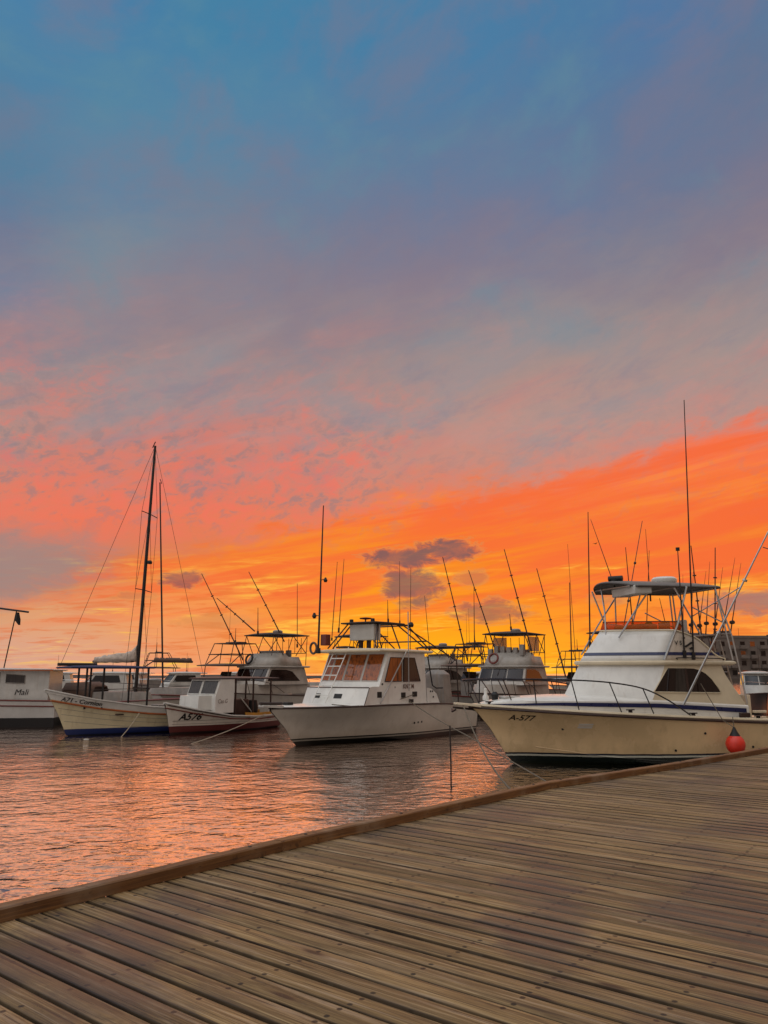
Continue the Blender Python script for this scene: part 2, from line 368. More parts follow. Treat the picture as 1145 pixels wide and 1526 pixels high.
def text_mesh(body, size, shear=0.0, bold=0.0):
    cu = bpy.data.curves.new('lettering', 'FONT'); cu.body = body; cu.size = size; cu.shear = shear; cu.offset = bold
    cu.resolution_u = 3; cu.fill_mode = 'FRONT'
    o = bpy.data.objects.new('lettering', cu); COL.objects.link(o)
    dg = bpy.context.evaluated_depsgraph_get(); me = o.evaluated_get(dg).to_mesh()
    V = [tuple(v.co) for v in me.vertices]; F = [tuple(p.vertices) for p in me.polygons]
    o.evaluated_get(dg).to_mesh_clear(); bpy.data.objects.remove(o); bpy.data.curves.remove(cu)
    return V, F
def lettering(name, body, size, fn, mat, parent, shear=0.0, bold=0.0):
    V, F = text_mesh(body, size, shear, bold)
    return MB().add([fn(v[0], v[1]) for v in V], F).build(name, mat, parent, smooth=0)

# ------------------------------------------------------------------ boats: shared shapes (bow = +x, port = +y, z = 0 on the water)
class Hull:
    def __init__(s, xs, stem, gw, gz, cw, cz, kz, flare=1.6, rake=0.0):
        s.xs, s.stem, s.gw, s.gz, s.cw, s.cz, s.kz, s.flare, s.rake = xs, stem, gw, gz, cw, cz, kz, flare, rake
    def pt(s, u, t, side=1):
        """u: stern 0..bow 1, t: keel -1..chine 0..gunwale 1"""
        K, C, Gz = interp(s.kz, u), interp(s.cz, u), interp(s.gz, u)
        K1, C1, G1 = s.kz[-1][1], s.cz[-1][1], s.gz[-1][1]
        if t <= 0:
            q = t + 1; z = K + (C - K) * q; zb = K1 + (C1 - K1) * q; y = interp(s.cw, u) * q
        else:
            z = C + (Gz - C) * t; zb = C1 + (G1 - C1) * t
            p = 1 + s.flare * max(0.0, u - 0.35)
            y = interp(s.cw, u) + (interp(s.gw, u) - interp(s.cw, u)) * t ** p
        x0 = s.xs - s.rake * max(z, 0)
        return Vector((x0 + (interp(s.stem, zb) - x0) * u, side * y, z))
    def us(s): return [0, .06, .12, .2, .28, .36, .44, .52, .6, .67, .73, .79, .84, .885, .92, .95, .975, .99, 1.0]
    def build(s, mat, parent, name='hull'):
        m = MB(); T = [-1, -.5, 0, .12, .25, .4, .55, .7, .85, 1.0]
        for sd in (1, -1): m.loft([[s.pt(u, t, sd) for t in T] for u in s.us()], closed=False)
        tr = [s.pt(0, t, 1) for t in T] + [s.pt(0, t, -1) for t in T[::-1]]
        m.add(tr, [tuple(range(len(tr)))])
        return m.build(name, mat, parent, smooth=50)
    def surf(s, x, z, side=1, out=0.008):
        u, t = 0.8, 0.7
        for _ in range(30):
            C, Gz = interp(s.cz, u), interp(s.gz, u); t = min(1.0, max(0.0, (z - C) / (Gz - C)))
            zb = s.cz[-1][1] + (s.gz[-1][1] - s.cz[-1][1]) * t
            x0 = s.xs - s.rake * max(z, 0); u = min(1, max(0, (x - x0) / (interp(s.stem, zb) - x0)))
        p = s.pt(u, t, side); a = s.pt(max(0, u - .02), t, side); b = s.pt(u, max(0, t - .05), side)
        n = (p - a).cross(p - b).normalized()
        if n.y * side < 0: n = -n
        return p + n * out
    def line(s, t, side=1, u0=0.0, u1=1.0, out=0.0, dz=0.0, n=36):
        P = []
        for i in range(n + 1):
            u = u0 + (u1 - u0) * i / n; p = s.pt(u, t, side); P.append(Vector((p.x, p.y + side * out, p.z + dz)))
        return P
    def rail(s, name, t, r, mat, parent, u0=0.0, u1=1.0, out=0.0, dz=0.0):
        m = MB()
        for sd in (1, -1): m.tube(s.line(t, sd, u0, u1, out, dz), r, 6)
        return m.build(name, mat, parent)
    def deck(s, mat, parent, dz=-0.04, u0=0.0, u1=1.0, camber=0.06, name='deck', k=0.985):
        rings = []
        for i in range(31):
            u = u0 + (u1 - u0) * i / 30; p = s.pt(u, 1.0, 1); y = p.y * k; z = p.z + dz
            rings.append([(p.x, y * c, z + camber * (1 - c * c)) for c in (1, .6, .2, -.2, -.6, -1)])
        return MB().loft(rings, closed=False).build(name, mat, parent)
    def inner(s, mat, parent, depth, u0, u1, name='cockpit', k=0.93):
        m = MB(); rings = []
        for i in range(21):
            u = u0 + (u1 - u0) * i / 20; p = s.pt(u, 1.0, 1); y = p.y; z = p.z
            C = interp(s.cz, u); b = s.pt(u, max(.05, (z - depth - C) / (z - C)), 1); yb = b.y * .88
            rings.append([(p.x, y * .99, z + .005), (p.x, y * k, z + .005), (b.x, yb, b.z), (b.x, -yb, b.z), (p.x, -y * k, z + .005), (p.x, -y * .99, z + .005)])
        m.loft(rings, closed=False)
        for e in (0, -1): m.add(rings[e][1:5], [(0, 1, 2, 3)])
        return m.build(name, mat, parent, smooth=30)
def plan(xc, w, d, xa, wa=None, p=2.0, n=9, side=5):
    """plan outline of a deckhouse: front centre xc, half width w, front corners d behind xc, aft end xa. Starts at near aft corner."""
    wa = wa or w; P = []
    for i in range(side): t = i / side; P.append((xa + (xc - d - xa) * t, wa + (w - wa) * t))
    for i in range(n + 1): y = w * (1 - 2 * i / n); P.append((xc - d * (abs(y) / w) ** p, y))
    for i in range(1, side + 1): t = i / side; P.append((xc - d + (xa - xc + d) * t, -(w + (wa - w) * t)))
    return P
def ring(pl, z, zf=None):
    return [(x, y, z if zf is None else zf(x, y)) for x, y in pl]
def panel(c, poly, out=0.012, thick=0.012, m=None):
    """c: four corners p00 p10 p11 p01 of a wall face; poly: (u,v) outline; a pane set proud of it"""
    a, b, d, e = [Vector(q) for q in c]; m = m or MB()
    f = lambda u, v: (a * (1 - u) + b * u) * (1 - v) + (e * (1 - u) + d * u) * v
    n = (b - a).cross(e - a).normalized()
    m.prism([f(u, v) + n * (out - thick) for u, v in poly], n * thick)
    return m
def curved_pane(fn, a, b, k0, k1, out=.012, n=7):
    """a pane bent to a curved front: fn(y, k) is the wall"""
    f = [[fn(a + (b - a) * i / n, k) + Vector((out, 0, out * .4)) for k in (k0, k1)] for i in range(n + 1)]
    g_ = [[p - Vector((.03, 0, 0)) for p in r] for r in f]
    return MB().loft([[r[0], r[1], q[1], q[0]] for r, q in zip(f, g_)], True, True, True)
def posts(name, lst, r, mat, parent, n=7):
    for q in lst: MB().tube(q, r, n).build(name, mat, parent)
RECT = lambda u0, u1, v0, v1: [(u0, v0), (u1, v0), (u1, v1), (u0, v1)]
def tubes(name, lst, r, mat, parent, n=7):
    m = MB()
    for q in lst:
        if isinstance(q[-1], (int, float)): m.tube(q[:-1], q[-1], n)
        else: m.tube(q, r, n)
    return m.build(name, mat, parent)
def antenna(parent, base, top, r=0.018, name='antenna', mat=None, collar=True):
    a, b = Vector(base), Vector(top); m = MB()
    m.tube([a, a.lerp(b, .3), a.lerp(b, .7), b], [r, r * .9, r * .7, r * .5], 6)
    if collar: m.tube([a, a + (b - a).normalized() * 0.22], r * 2.0, 7)
    return m.build(name, mat or MASTM, parent)
def outrigger(parent, base, top, r=0.028, mat=None, rings=3):
    a, b = Vector(base), Vector(top); m = MB(); L = (b - a).length
    P = [a.lerp(b, k) + Vector((0, 0, -.016 * L * (k * k - k * .2))) for k in (0, .2, .4, .6, .8, .92, 1)]; b = P[-1]
    m.tube(P, [r * (1 - .5 * k) for k in (0, .2, .4, .6, .8, .92, 1)], 7)
    for k in range(rings):
        q = a.lerp(b, 0.3 + 0.22 * k); d = (b - a).normalized(); m.tube([q - d * .03, q + d * .03], r * 2.0, 8)
    return m.build('outrigger', mat or ALUD, parent)
def free(o, boat, label, cat, group=None):
    o.parent = None; o.location = boat.location; o.rotation_euler = boat.rotation_euler
    return tag(o, label, cat, group)
def w2l(t, p): return t.matrix_basis.inverted() @ Vector(p)
def lifering(parent, c, r, axis, mat=None, name='life_ring'):
    ax = Vector(axis).normalized(); u = ax.orthogonal().normalized(); w = ax.cross(u); m = MB(); n = 18
    rings = []
    for i in range(n + 1):
        a = 2 * math.pi * i / n; d = u * math.cos(a) + w * math.sin(a)
        rings.append([Vector(c) + d * (r + r * .22 * math.cos(b)) + ax * (r * .22 * math.sin(b)) for b in [2 * math.pi * k / 8 for k in range(8)]])
    m.loft(rings, True)
    return m.build(name, mat or REDT, parent)
def slab(pl, z0, z1, crown=0.0):
    """roof slab from plan outline with a gently crowned top"""
    cx = sum(p[0] for p in pl) / len(pl); cy = sum(p[1] for p in pl) / len(pl)
    sc = lambda k, z: [(cx + (x - cx) * k, cy + (y - cy) * k, z) for x, y in pl]
    return MB().loft([sc(.3, z0), sc(.97, z0), sc(1, z0 + (z1 - z0) * .35), sc(1, z0 + (z1 - z0) * .75), sc(.97, z1), sc(.6, z1 + crown * .7), sc(.2, z1 + crown)], True, True, True)

# ------------------------------------------------------------------ water
def make_water():
    m, g, b = new_mat('harbour_water')
    tc = g.n('ShaderNodeTexCoord').outputs['Object']; x, y, z = g.sep(tc)
    dist = g.m('SQRT', g.add(g.mul(x, x), g.mul(y, y)))
    b.inputs['Base Color'].default_value = (0.014, 0.015, 0.010, 1); b.inputs['Specular IOR Level'].default_value = 0.0
    b.inputs['Roughness'].default_value = 0.6
    n1 = g.noise(g.xyz(g.mul(x, 1.5), g.mul(y, 1.7), 0), 1.0, 2, 0.5, 0.6)
    n2 = g.noise(g.xyz(g.mul(g.add(x, g.mul(y, .3)), 3.6), g.mul(g.sub(y, g.mul(x, .3)), 4.4), 4.0), 1.0, 3, 0.5, 0.4)
    n3 = g.noise(g.xyz(g.mul(g.sub(x, g.mul(y, .25)), 0.4), g.mul(y, 0.5), 8.0), 1.0, 2, 0.5)
    n4 = g.noise(g.xyz(g.mul(x, 11.0), g.mul(y, 13.0), 2.0), 1.0, 2, 0.5)
    h = g.add(g.add(g.mul(n1, 0.11), g.mul(n2, 0.075)), g.add(g.mul(n3, 0.20), g.mul(n4, 0.006)))
    bp = g.n('ShaderNodeBump'); bp.inputs['Distance'].default_value = 1.0
    patch = g.noise(g.xyz(g.mul(x, 0.09), g.mul(y, 0.16), 1.0), 1.0, 3, 0.5)
    g.put(bp.inputs['Strength'], g.mul(g.step(patch, 0.3, 0.65, 0.6, 1.0), WAVE))
    g.put(bp.inputs['Height'], h); g.put(b.inputs['Normal'], bp.outputs[0])
    lwt = g.n('ShaderNodeLayerWeight'); lwt.inputs[0].default_value = 0.5; g.put(lwt.inputs['Normal'], bp.outputs[0])
    fac = g.m('MULTIPLY', g.m('POWER', lwt.outputs['Facing'], 2.4), 1.35, clamp=True)     # mirror-like at grazing angles, dark where a ripple faces you
    gl = g.n('ShaderNodeBsdfGlossy'); gl.inputs[0].default_value = (1.0, 0.88, 0.82, 1); g.put(gl.inputs['Normal'], bp.outputs[0])
    g.put(gl.inputs['Roughness'], g.step(dist, 10, 120, 0.03, 0.14))
    mx = g.n('ShaderNodeMixShader'); g.put(mx.inputs[0], fac); out = [n for n in m.node_tree.nodes if n.type == 'OUTPUT_MATERIAL'][0]
    g.put(mx.inputs[1], b.outputs[0]); g.put(mx.inputs[2], gl.outputs[0]); g.put(out.inputs[0], mx.outputs[0])
    S = 4000.0
    mb = MB().add([(-S, -60, 0), (S, -60, 0), (S, S, 0), (-S, S, 0)], [(0, 1, 2, 3)])
    tag(mb.build('harbour_water', m, smooth=0), 'rippled harbour water reflecting the sunset', 'water', kind='structure')
WAVE = 0.44
make_water()

# ------------------------------------------------------------------ boardwalk
DZ = 1.0
BANG = R(-39.0)
def make_boardwalk():
    wood, g, b = new_mat('weathered_boards')
    uv = g.n('ShaderNodeUVMap'); uv.uv_map = 'UVMap'; u, v, _ = g.sep(uv.outputs[0])
    geo = g.n('ShaderNodeNewGeometry'); rnd = geo.outputs['Random Per Island']
    off = g.mul(rnd, 57.0)
    lowf = g.noise(g.xyz(g.add(g.mul(u, 0.8), off), g.mul(v, 5.0), off), 1.0, 4, 0.6)
    gr = g.noise(g.xyz(g.add(g.mul(u, 1.7), off), g.mul(v, 90.0), off), 1.0, 6, 0.62, 0.5)
    gr3 = g.noise(g.xyz(g.add(g.mul(u, 0.8), off), g.mul(v, 26.0), g.add(off, 3)), 1.0, 4, 0.6, 0.7)
    blot = g.noise(g.xyz(g.add(g.mul(u, 2.6), off), g.mul(v, 9.0), g.add(off, 9)), 1.0, 5, 0.65)
    gr2 = g.noise(g.xyz(g.add(g.mul(u, 7.0), off), g.mul(v, 260.0), off), 1.0, 3, 0.6)
    col = g.ramp(gr, [(0.28, lin('43311f')), (0.44, lin('735c3b')), (0.58, lin('92784f')), (0.72, lin('b59e78'))])
    col = g.mix(g.step(rnd, 0, 1, 0.0, 0.55), col, g.mix(0.5, col, lin('6b5636')))
    rr = g.m('FRACT', g.mul(rnd, 7.13))
    col = g.mix(1.0, col, g.ramp(rr, [(0, (0.60, 0.58, 0.55)), (0.5, (0.92, 0.91, 0.88)), (1, (1.30, 1.28, 1.27))]), 'MULTIPLY')
    col = g.mix(g.mul(g.step(lowf, 0.45, 0.75), 0.5), col, lin('8d7862'))
    col = g.mix(g.mul(g.step(lowf, 0.42, 0.25), 0.45), col, lin('3c2f1b'))
    col = g.mix(g.mul(g.step(gr3, 0.53, 0.68), 0.62), col, lin('332415'))
    col = g.mix(g.mul(g.step(gr3, 0.46, 0.32), 0.50), col, lin('b29c80'))
    col = g.mix(g.mul(g.step(blot, 0.56, 0.70), 0.45), col, lin('3a2c1d'))
    # knots
    vo = g.n('ShaderNodeTexVoronoi'); vo.inputs['Scale'].default_value = 1.0; vo.inputs['Randomness'].default_value = 1.0
    g.put(vo.inputs['Vector'], g.xyz(g.add(g.mul(u, 1.2), off), g.add(g.mul(v, 5.0), off), off))
    kn = g.step(g.add(vo.outputs['Distance'], g.mul(g.sub(gr, .5), .06)), 0.135, 0.06)
    col = g.mix(g.mul(kn, 0.85), col, lin('2c1c12'))
    ring_ = g.mul(g.step(vo.outputs['Distance'], 0.22, 0.10), 0.35)
    col = g.mix(ring_, col, lin('5d4028'))
    col = g.mix(g.mul(g.step(gr2, 0.60, 0.72), 0.55), col, lin('2f2418'))
    col = g.mix(g.mul(g.step(gr2, 0.40, 0.28), 0.35), col, lin('a89880'))
    # screws: two per joist
    ju = g.sub(g.m('FRACT', g.m('DIVIDE', g.add(u, g.mul(g.sub(rr, .5), .03)), 0.62)), 0.5)
    jd = g.mul(ju, 0.62); vd = g.sub(g.m('ABSOLUTE', v), 0.045)
    sd = g.m('SQRT', g.add(g.mul(jd, jd), g.mul(vd, vd)))
    keep = g.m('GREATER_THAN', g.noise(g.xyz(g.m('FLOOR', g.m('DIVIDE', u, 0.62)), off, g.m('SIGN', v)), 3.7, 0), 0.47)
    col = g.mix(g.mul(g.step(sd, 0.019, 0.011), g.mul(keep, 0.85)), col, lin('1a120d'))
    # drying cracks and long soaked stains
    ck = g.noise(g.xyz(g.add(g.mul(u, 1.1), off), g.mul(v, 60.0), g.add(off, 5)), 1.0, 2, 0.5)
    col = g.mix(g.mul(g.step(ck, 0.66, 0.70), 0.7), col, lin('2a1d14'))
    tc = g.n('ShaderNodeTexCoord').outputs['Object']
    stn = g.noise(tc, 0.55, 5, 0.6)
    ox, oy, oz = g.sep(tc)                                   # one long damp patch where something was dragged
    px_ = g.m('DIVIDE', g.sub(ox, g.add(1.05, g.mul(g.sub(oy, 5.8), 0.12))), 0.42); py_ = g.m('DIVIDE', g.sub(oy, 5.9), 1.9)
    pat = g.add(g.m('SQRT', g.add(g.mul(px_, px_), g.mul(py_, py_))), g.mul(g.sub(g.noise(tc, 2.4, 5, 0.65), .5), 1.6))
    stn = g.add(stn, g.step(pat, 1.2, 0.4, 0.0, 0.13))
    col = g.mix(g.mul(g.step(stn, 0.50, 0.66), 0.6), col, lin('38302f'))
    col = g.mix(g.mul(g.step(g.m('ABSOLUTE', v), 0.068, 0.076), 0.7), col, lin('1d140d'))      # edge dirt and algae, with the shade of the gaps painted in
    g.put(b.inputs['Base Color'], col)
    g.put(b.inputs['Roughness'], g.step(stn, 0.4, 0.75, 0.68, 0.45))
    b.inputs['Specular IOR Level'].default_value = 0.3
    bp = g.n('ShaderNodeBump'); bp.inputs['Strength'].default_value = 0.6; bp.inputs['Distance'].default_value = 0.004
    g.put(bp.inputs['Height'], g.sub(g.add(g.mul(gr, 0.7), g.mul(gr2, 0.4)), g.mul(g.step(ck, .64, .70), 0.8))); g.put(b.inputs['Normal'], bp.outputs[0])

    tim, g, b = new_mat('edge_timber')
    tc = g.n('ShaderNodeTexCoord').outputs['Object']; x, y, z = g.sep(tc)
    gr = g.noise(g.xyz(g.mul(x, 1.2), g.mul(y, 40.0), g.mul(z, 40.0)), 1.0, 6, 0.62, 0.8)
    lo = g.noise(tc, 1.3, 4, 0.6)
    col = g.ramp(gr, [(0.25, lin('432c16')), (0.5, lin('6e4a26')), (0.75, lin('8c6738'))])
    col = g.mix(g.mul(g.step(lo, 0.5, 0.72), 0.6), col, lin('8e7a62'))
    col = g.mix(g.mul(g.step(lo, 0.44, 0.3), 0.5), col, lin('553214'))
    kn = g.n('ShaderNodeTexVoronoi'); g.put(kn.inputs['Vector'], g.xyz(g.mul(x, 1.6), g.mul(y, 6), g.mul(z, 6)))
    col = g.mix(g.mul(g.step(kn.outputs['Distance'], 0.16, 0.06), 0.8), col, lin('2e1a0c'))
    oi = g.n('ShaderNodeObjectInfo').outputs['Random']; col = g.mix(1.0, col, g.ramp(oi, [(0, (.78, .76, .74)), (1, (1.15, 1.12, 1.08))]), 'MULTIPLY')
    nz = g.sep(g.n('ShaderNodeNewGeometry').outputs['Normal'])[2]; chip = g.noise(tc, 7.0, 4, .65)
    col = g.mix(g.mul(g.step(chip, .60, .68), .6), col, lin('3a2412'))
    g.put(b.inputs['Base Color'], col); b.inputs['Roughness'].default_value = 0.7
    bp = g.n('ShaderNodeBump'); bp.inputs['Strength'].default_value = 0.5; bp.inputs['Distance'].default_value = 0.006
    g.put(bp.inputs['Height'], gr); g.put(b.inputs['Normal'], bp.outputs[0])

    root = bpy.data.objects.new('boardwalk', None); COL.objects.link(root)
    tag(root, 'weathered brown plank boardwalk with a raised edge timber along the water', 'boardwalk', kind='structure')
    edge = [(-9.0, -2.95), (-2.54, 5.54), (-0.98, 7.59), (0.48, 9.33), (2.36, 11.55), (4.9, 13.78), (7.9, 16.62), (13.0, 19.6), (30.0, 26.0)]
    ca, sa = math.cos(BANG), math.sin(BANG)           # along board; across board = (-sa, ca)
    toq = lambda p: (p[0] * -sa + p[1] * ca, p[0] * ca + p[1] * sa)   # (across, along)
    E_ = sorted(toq(p) for p in edge)
    pitch, gap = 0.172, 0.018
    V = []; F = []; UV = []
    q = E_[0][0]
    while q < E_[-1][0]:
        s0 = float(np.interp(q, [e[0] for e in E_], [e[1] for e in E_])) + 0.02
        s1 = s0 + 17.0
        w = (pitch - gap) / 2 * random.uniform(0.97, 1.02); dz = random.uniform(-0.003, 0.003); tw = random.uniform(-.0015, .0015)
        cuts = [s0]; c = s0 + random.uniform(5.5, 7.5)
        while c < s1: cuts.append(c); c += random.uniform(4.5, 6.5)
        cuts.append(s1)
        for a, e in zip(cuts, cuts[1:]):
            e -= 0.004; r = 0.006
            prof = [(-w, -0.040), (-w, -r), (-w + r * .35, -r * .35), (-w + r, 0), (w - r, 0), (w - r * .35, -r * .35), (w, -r), (w, -0.040)]
            k = len(V); N = max(2, int((e - a) / 1.2)); bow = random.uniform(-.004, .004)
            for i in range(N + 1):
                t = a + (e - a) * i / N; bo = bow * math.sin(math.pi * i / N)
                for (yy, zz) in prof:
                    ac = q + yy + bo
                    V.append((ac * -sa + t * ca, ac * ca + t * sa, DZ + dz + zz + tw * yy * 30)); UV.append((t, yy))
            n = len(prof)
            for i in range(N):
                for j in range(n - 1): F.append((k + i * n + j, k + (i + 1) * n + j, k + (i + 1) * n + j + 1, k + i * n + j + 1))
            F.append(tuple(k + j for j in range(n))); F.append(tuple(k + N * n + j for j in range(n))[::-1])
        q += pitch
    me = bpy.data.meshes.new('planking'); me.from_pydata(V, [], F)
    l = me.uv_layers.new(name='UVMap'); li = np.empty(len(me.loops), dtype=np.int32); me.loops.foreach_get('vertex_index', li)
    l.data.foreach_set('uv', np.array(UV, dtype=np.float32)[li].ravel())
    me.materials.append(wood); me.shade_smooth(); me.set_sharp_from_angle(angle=R(50))
    o = bpy.data.objects.new('planking', me); COL.objects.link(o); o.parent = root; tag(o, kind='structure')
    # edge timbers, each its own length of wood
    lens = [(-9.0, -2.95), (-2.9, 5.07), (-0.98, 7.59), (2.30, 11.49), (4.9, 13.78), (7.9, 16.62), (13.0, 19.6), (21.5, 22.8), (30, 26)]
    for a, c in zip(lens, lens[1:]):
        A, B = Vector((*a, 0)), Vector((*c, 0)); d = (B - A); L = d.length - 0.006; ang = math.atan2(d.y, d.x)
        m = MB(); N = 14; rings = []; W, H_ = 0.125, 0.09
        for i in range(N + 1):
            xx = L * i / N; j = lambda: random.uniform(-.0025, .0025); r = 0.010
            rings.append([(xx, -W / 2 + j(), 0.0), (xx, -W / 2 + j(), H_ - r), (xx, -W / 2 + r, H_ + j()), (xx, W / 2 - r, H_ + j()), (xx, W / 2 + j(), H_ - r), (xx, W / 2 + j(), 0)])
        m.loft(rings, True, True, True)
        t = m.build('edge_timber', tim, root, smooth=35); t.location = (a[0], a[1], DZ + 0.002); t.rotation_euler = (0, 0, ang)
        tag(t, kind='structure')
        for k in range(max(2, int(L / 1.25))):
            bx = .35 + k * (L - .7) / max(1, int(L / 1.25) - 1)
            tag(MB().lathe([(0, 0), (.019, 0), (.017, .008), (.008, .012), (0, .012)], (bx, random.uniform(-.01, .01), H_ - .001), 8).build('bolt', ALUD, t), kind='structure')
    # bearers, fascia and piles under the deck
    fa = MB(); pi_ = []
    for a, c in zip(edge, edge[1:]):
        A, B = Vector((*a, DZ - 0.16)), Vector((*c, DZ - 0.16)); d = B - A; nrm = Vector((d.y, -d.x, 0)).normalized()
        mid = (A + B) / 2 + nrm * 0.06; fa.box(mid, (d.length, 0.06, 0.22), math.atan2(d.y, d.x))
        for k in range(0, int(d.length / 2.6) + 1): pi_.append(A + d * min(1, (k * 2.6) / d.length) + nrm * 0.28)
    tag(fa.build('fascia', TIMB, root), kind='structure')
    for p in pi_:
        t = MB().tube([(p.x, p.y, -2.5), (p.x, p.y, DZ - 0.06)], 0.12, 10).build('pile', TIMB, root); tag(t, kind='structure')
    jo = MB()
    for k in range(24):
        s0 = E_[4][1] - 3 + k * 0.62
        P0 = (E_[0][0] * -sa + s0 * ca, E_[0][0] * ca + s0 * sa); P1 = (E_[-1][0] * -sa + s0 * ca, E_[-1][0] * ca + s0 * sa)
        for (a0, a1) in [(0, 1)]:
            A, B = Vector((*P0, DZ - 0.13)), Vector((*P1, DZ - 0.13)); d = B - A
            if k > 8: jo.box((A + B) / 2, (d.length, 0.05, 0.17), math.atan2(d.y, d.x))
    tag(jo.build('joists', TIMB, root), kind='structure')
make_boardwalk()

# ------------------------------------------------------------------ far shore and buildings
def make_far():
    land = pbr('far_land', '4a4038', 0.9, var=0.3, scale=0.02)
    m = MB(); rings = []
    for i in range(61):
        x = -420 + i * 16; h = 0.5 + 0.5 * abs(math.sin(i * .7)) + random.uniform(0, 0.6)
        rings.append([(x, 430, -1), (x, 438, h), (x, 470, h * 1.3), (x, 520, -1)])
    tag(m.loft(rings, False).build('far_shore', land), 'low dark line of far shore across the harbour', 'shore', kind='structure')
    quay = MB(); quay.box((120, 252, 0.1), (130, 40, 2.2)); tag(quay.build('far_quay', CONCD, bevel=.05), 'low quay under the far apartment building', 'quay', kind='structure')
    def block(x0, y0, w, d, floors, deg, label, wall, n):
        t = thing('apartment_building', label, 'building', (x0, y0, 1.2), R(deg)); fh = 2.95; H = floors * fh + 0.5
        MB().box((0, 0, H / 2), (w, d, H)).build('wall', wall, t)
        MB().box((0, 0, H + .12), (w + .5, d + .5, .3)).box((0, 0, H + .45), (w, d, .5)).build('parapet', CONC, t)
        MB().box((w * .12, 1, H + 1.5), (3.4, 3, 2.0)).build('roof_house', CONCD, t); MB().box((-w * .25, 0, H + 1.1), (1.4, 1.4, 1.3)).build('water_tank', CONCD, t)
        for k in range(3): MB().tube([(w * (.1 + .1 * k), 0, H + .4), (w * (.1 + .1 * k), 0, H + 2.4 + k * .5)], .05, 6).build('roof_pipe', MASTM, t)
        bay = w / n
        for f in range(floors):
            z = f * fh + 1.55
            for k in range(n):
                x = -w / 2 + bay * (k + .5)
                fr = MB().box((x, -d / 2 - .03, z), (bay * .56, .10, 1.75)).build('window_frame', CONC, t)
                MB().box((x, -d / 2 - .085, z), (bay * .46, .04, 1.5)).build('window_pane', (GLASS, GLASSB, GLASSG, GLASSC)[(k * 7 + f * 5 + k * f) % 4], fr)
            if f:
                for k in range(n):
                    if (k + f) % 3 != 0:
                        x = -w / 2 + bay * (k + .5); m = MB()
                        m.box((x, -d / 2 - .75, f * fh + .12), (bay * .86, 1.3, .2)).box((x, -d / 2 - 1.36, f * fh + .65), (bay * .86, .08, .95))
                        m.build('balcony', CONC, t)
        return t
    block(107, 252, 26, 14, 4, 4, 'grey four-storey apartment block with balconies behind the right-hand sport fisher', CONC, 8)
    block(137, 262, 30, 14, 4, -3, 'dark apartment block at the right edge beside the balconied one', CONCD, 8)
    def palm(x, y, h):
        t = thing('palm_tree', 'small dark palm tree on the quay beside the grey apartment block', 'palm tree', (x, y, 1.2))
        MB().tube([(0, 0, 0), (.15, 0, h * .5), (.3, 0, h)], [.22, .17, .13], 8).build('trunk', BARK, t)
        m = MB()
        for k in range(16):
            a = 2 * math.pi * k / 16 + random.uniform(-.2, .2); L = random.uniform(1.7, 2.3); up = random.uniform(.2, .9)
            P = [Vector((.3 + math.cos(a) * L * s, math.sin(a) * L * s, h + up * L * s - 1.1 * L * s * s)) for s in (0, .25, .5, .75, 1)]
            sd = Vector((-math.sin(a), math.cos(a), 0))
            for p, q in zip(P, P[1:]):
                for s_ in (1, -1):
                    for j in range(5):
                        b0 = p.lerp(q, j / 5); b1 = p.lerp(q, j / 5 + .12)
                        m.add([b0, b1, b1 + sd * s_ * .42 + Vector((0, 0, -.22))], [(0, 1, 2)])
        m.build('crown', LEAF, t, smooth=0)
    palm(100.5, 238, 5.2)
make_far()

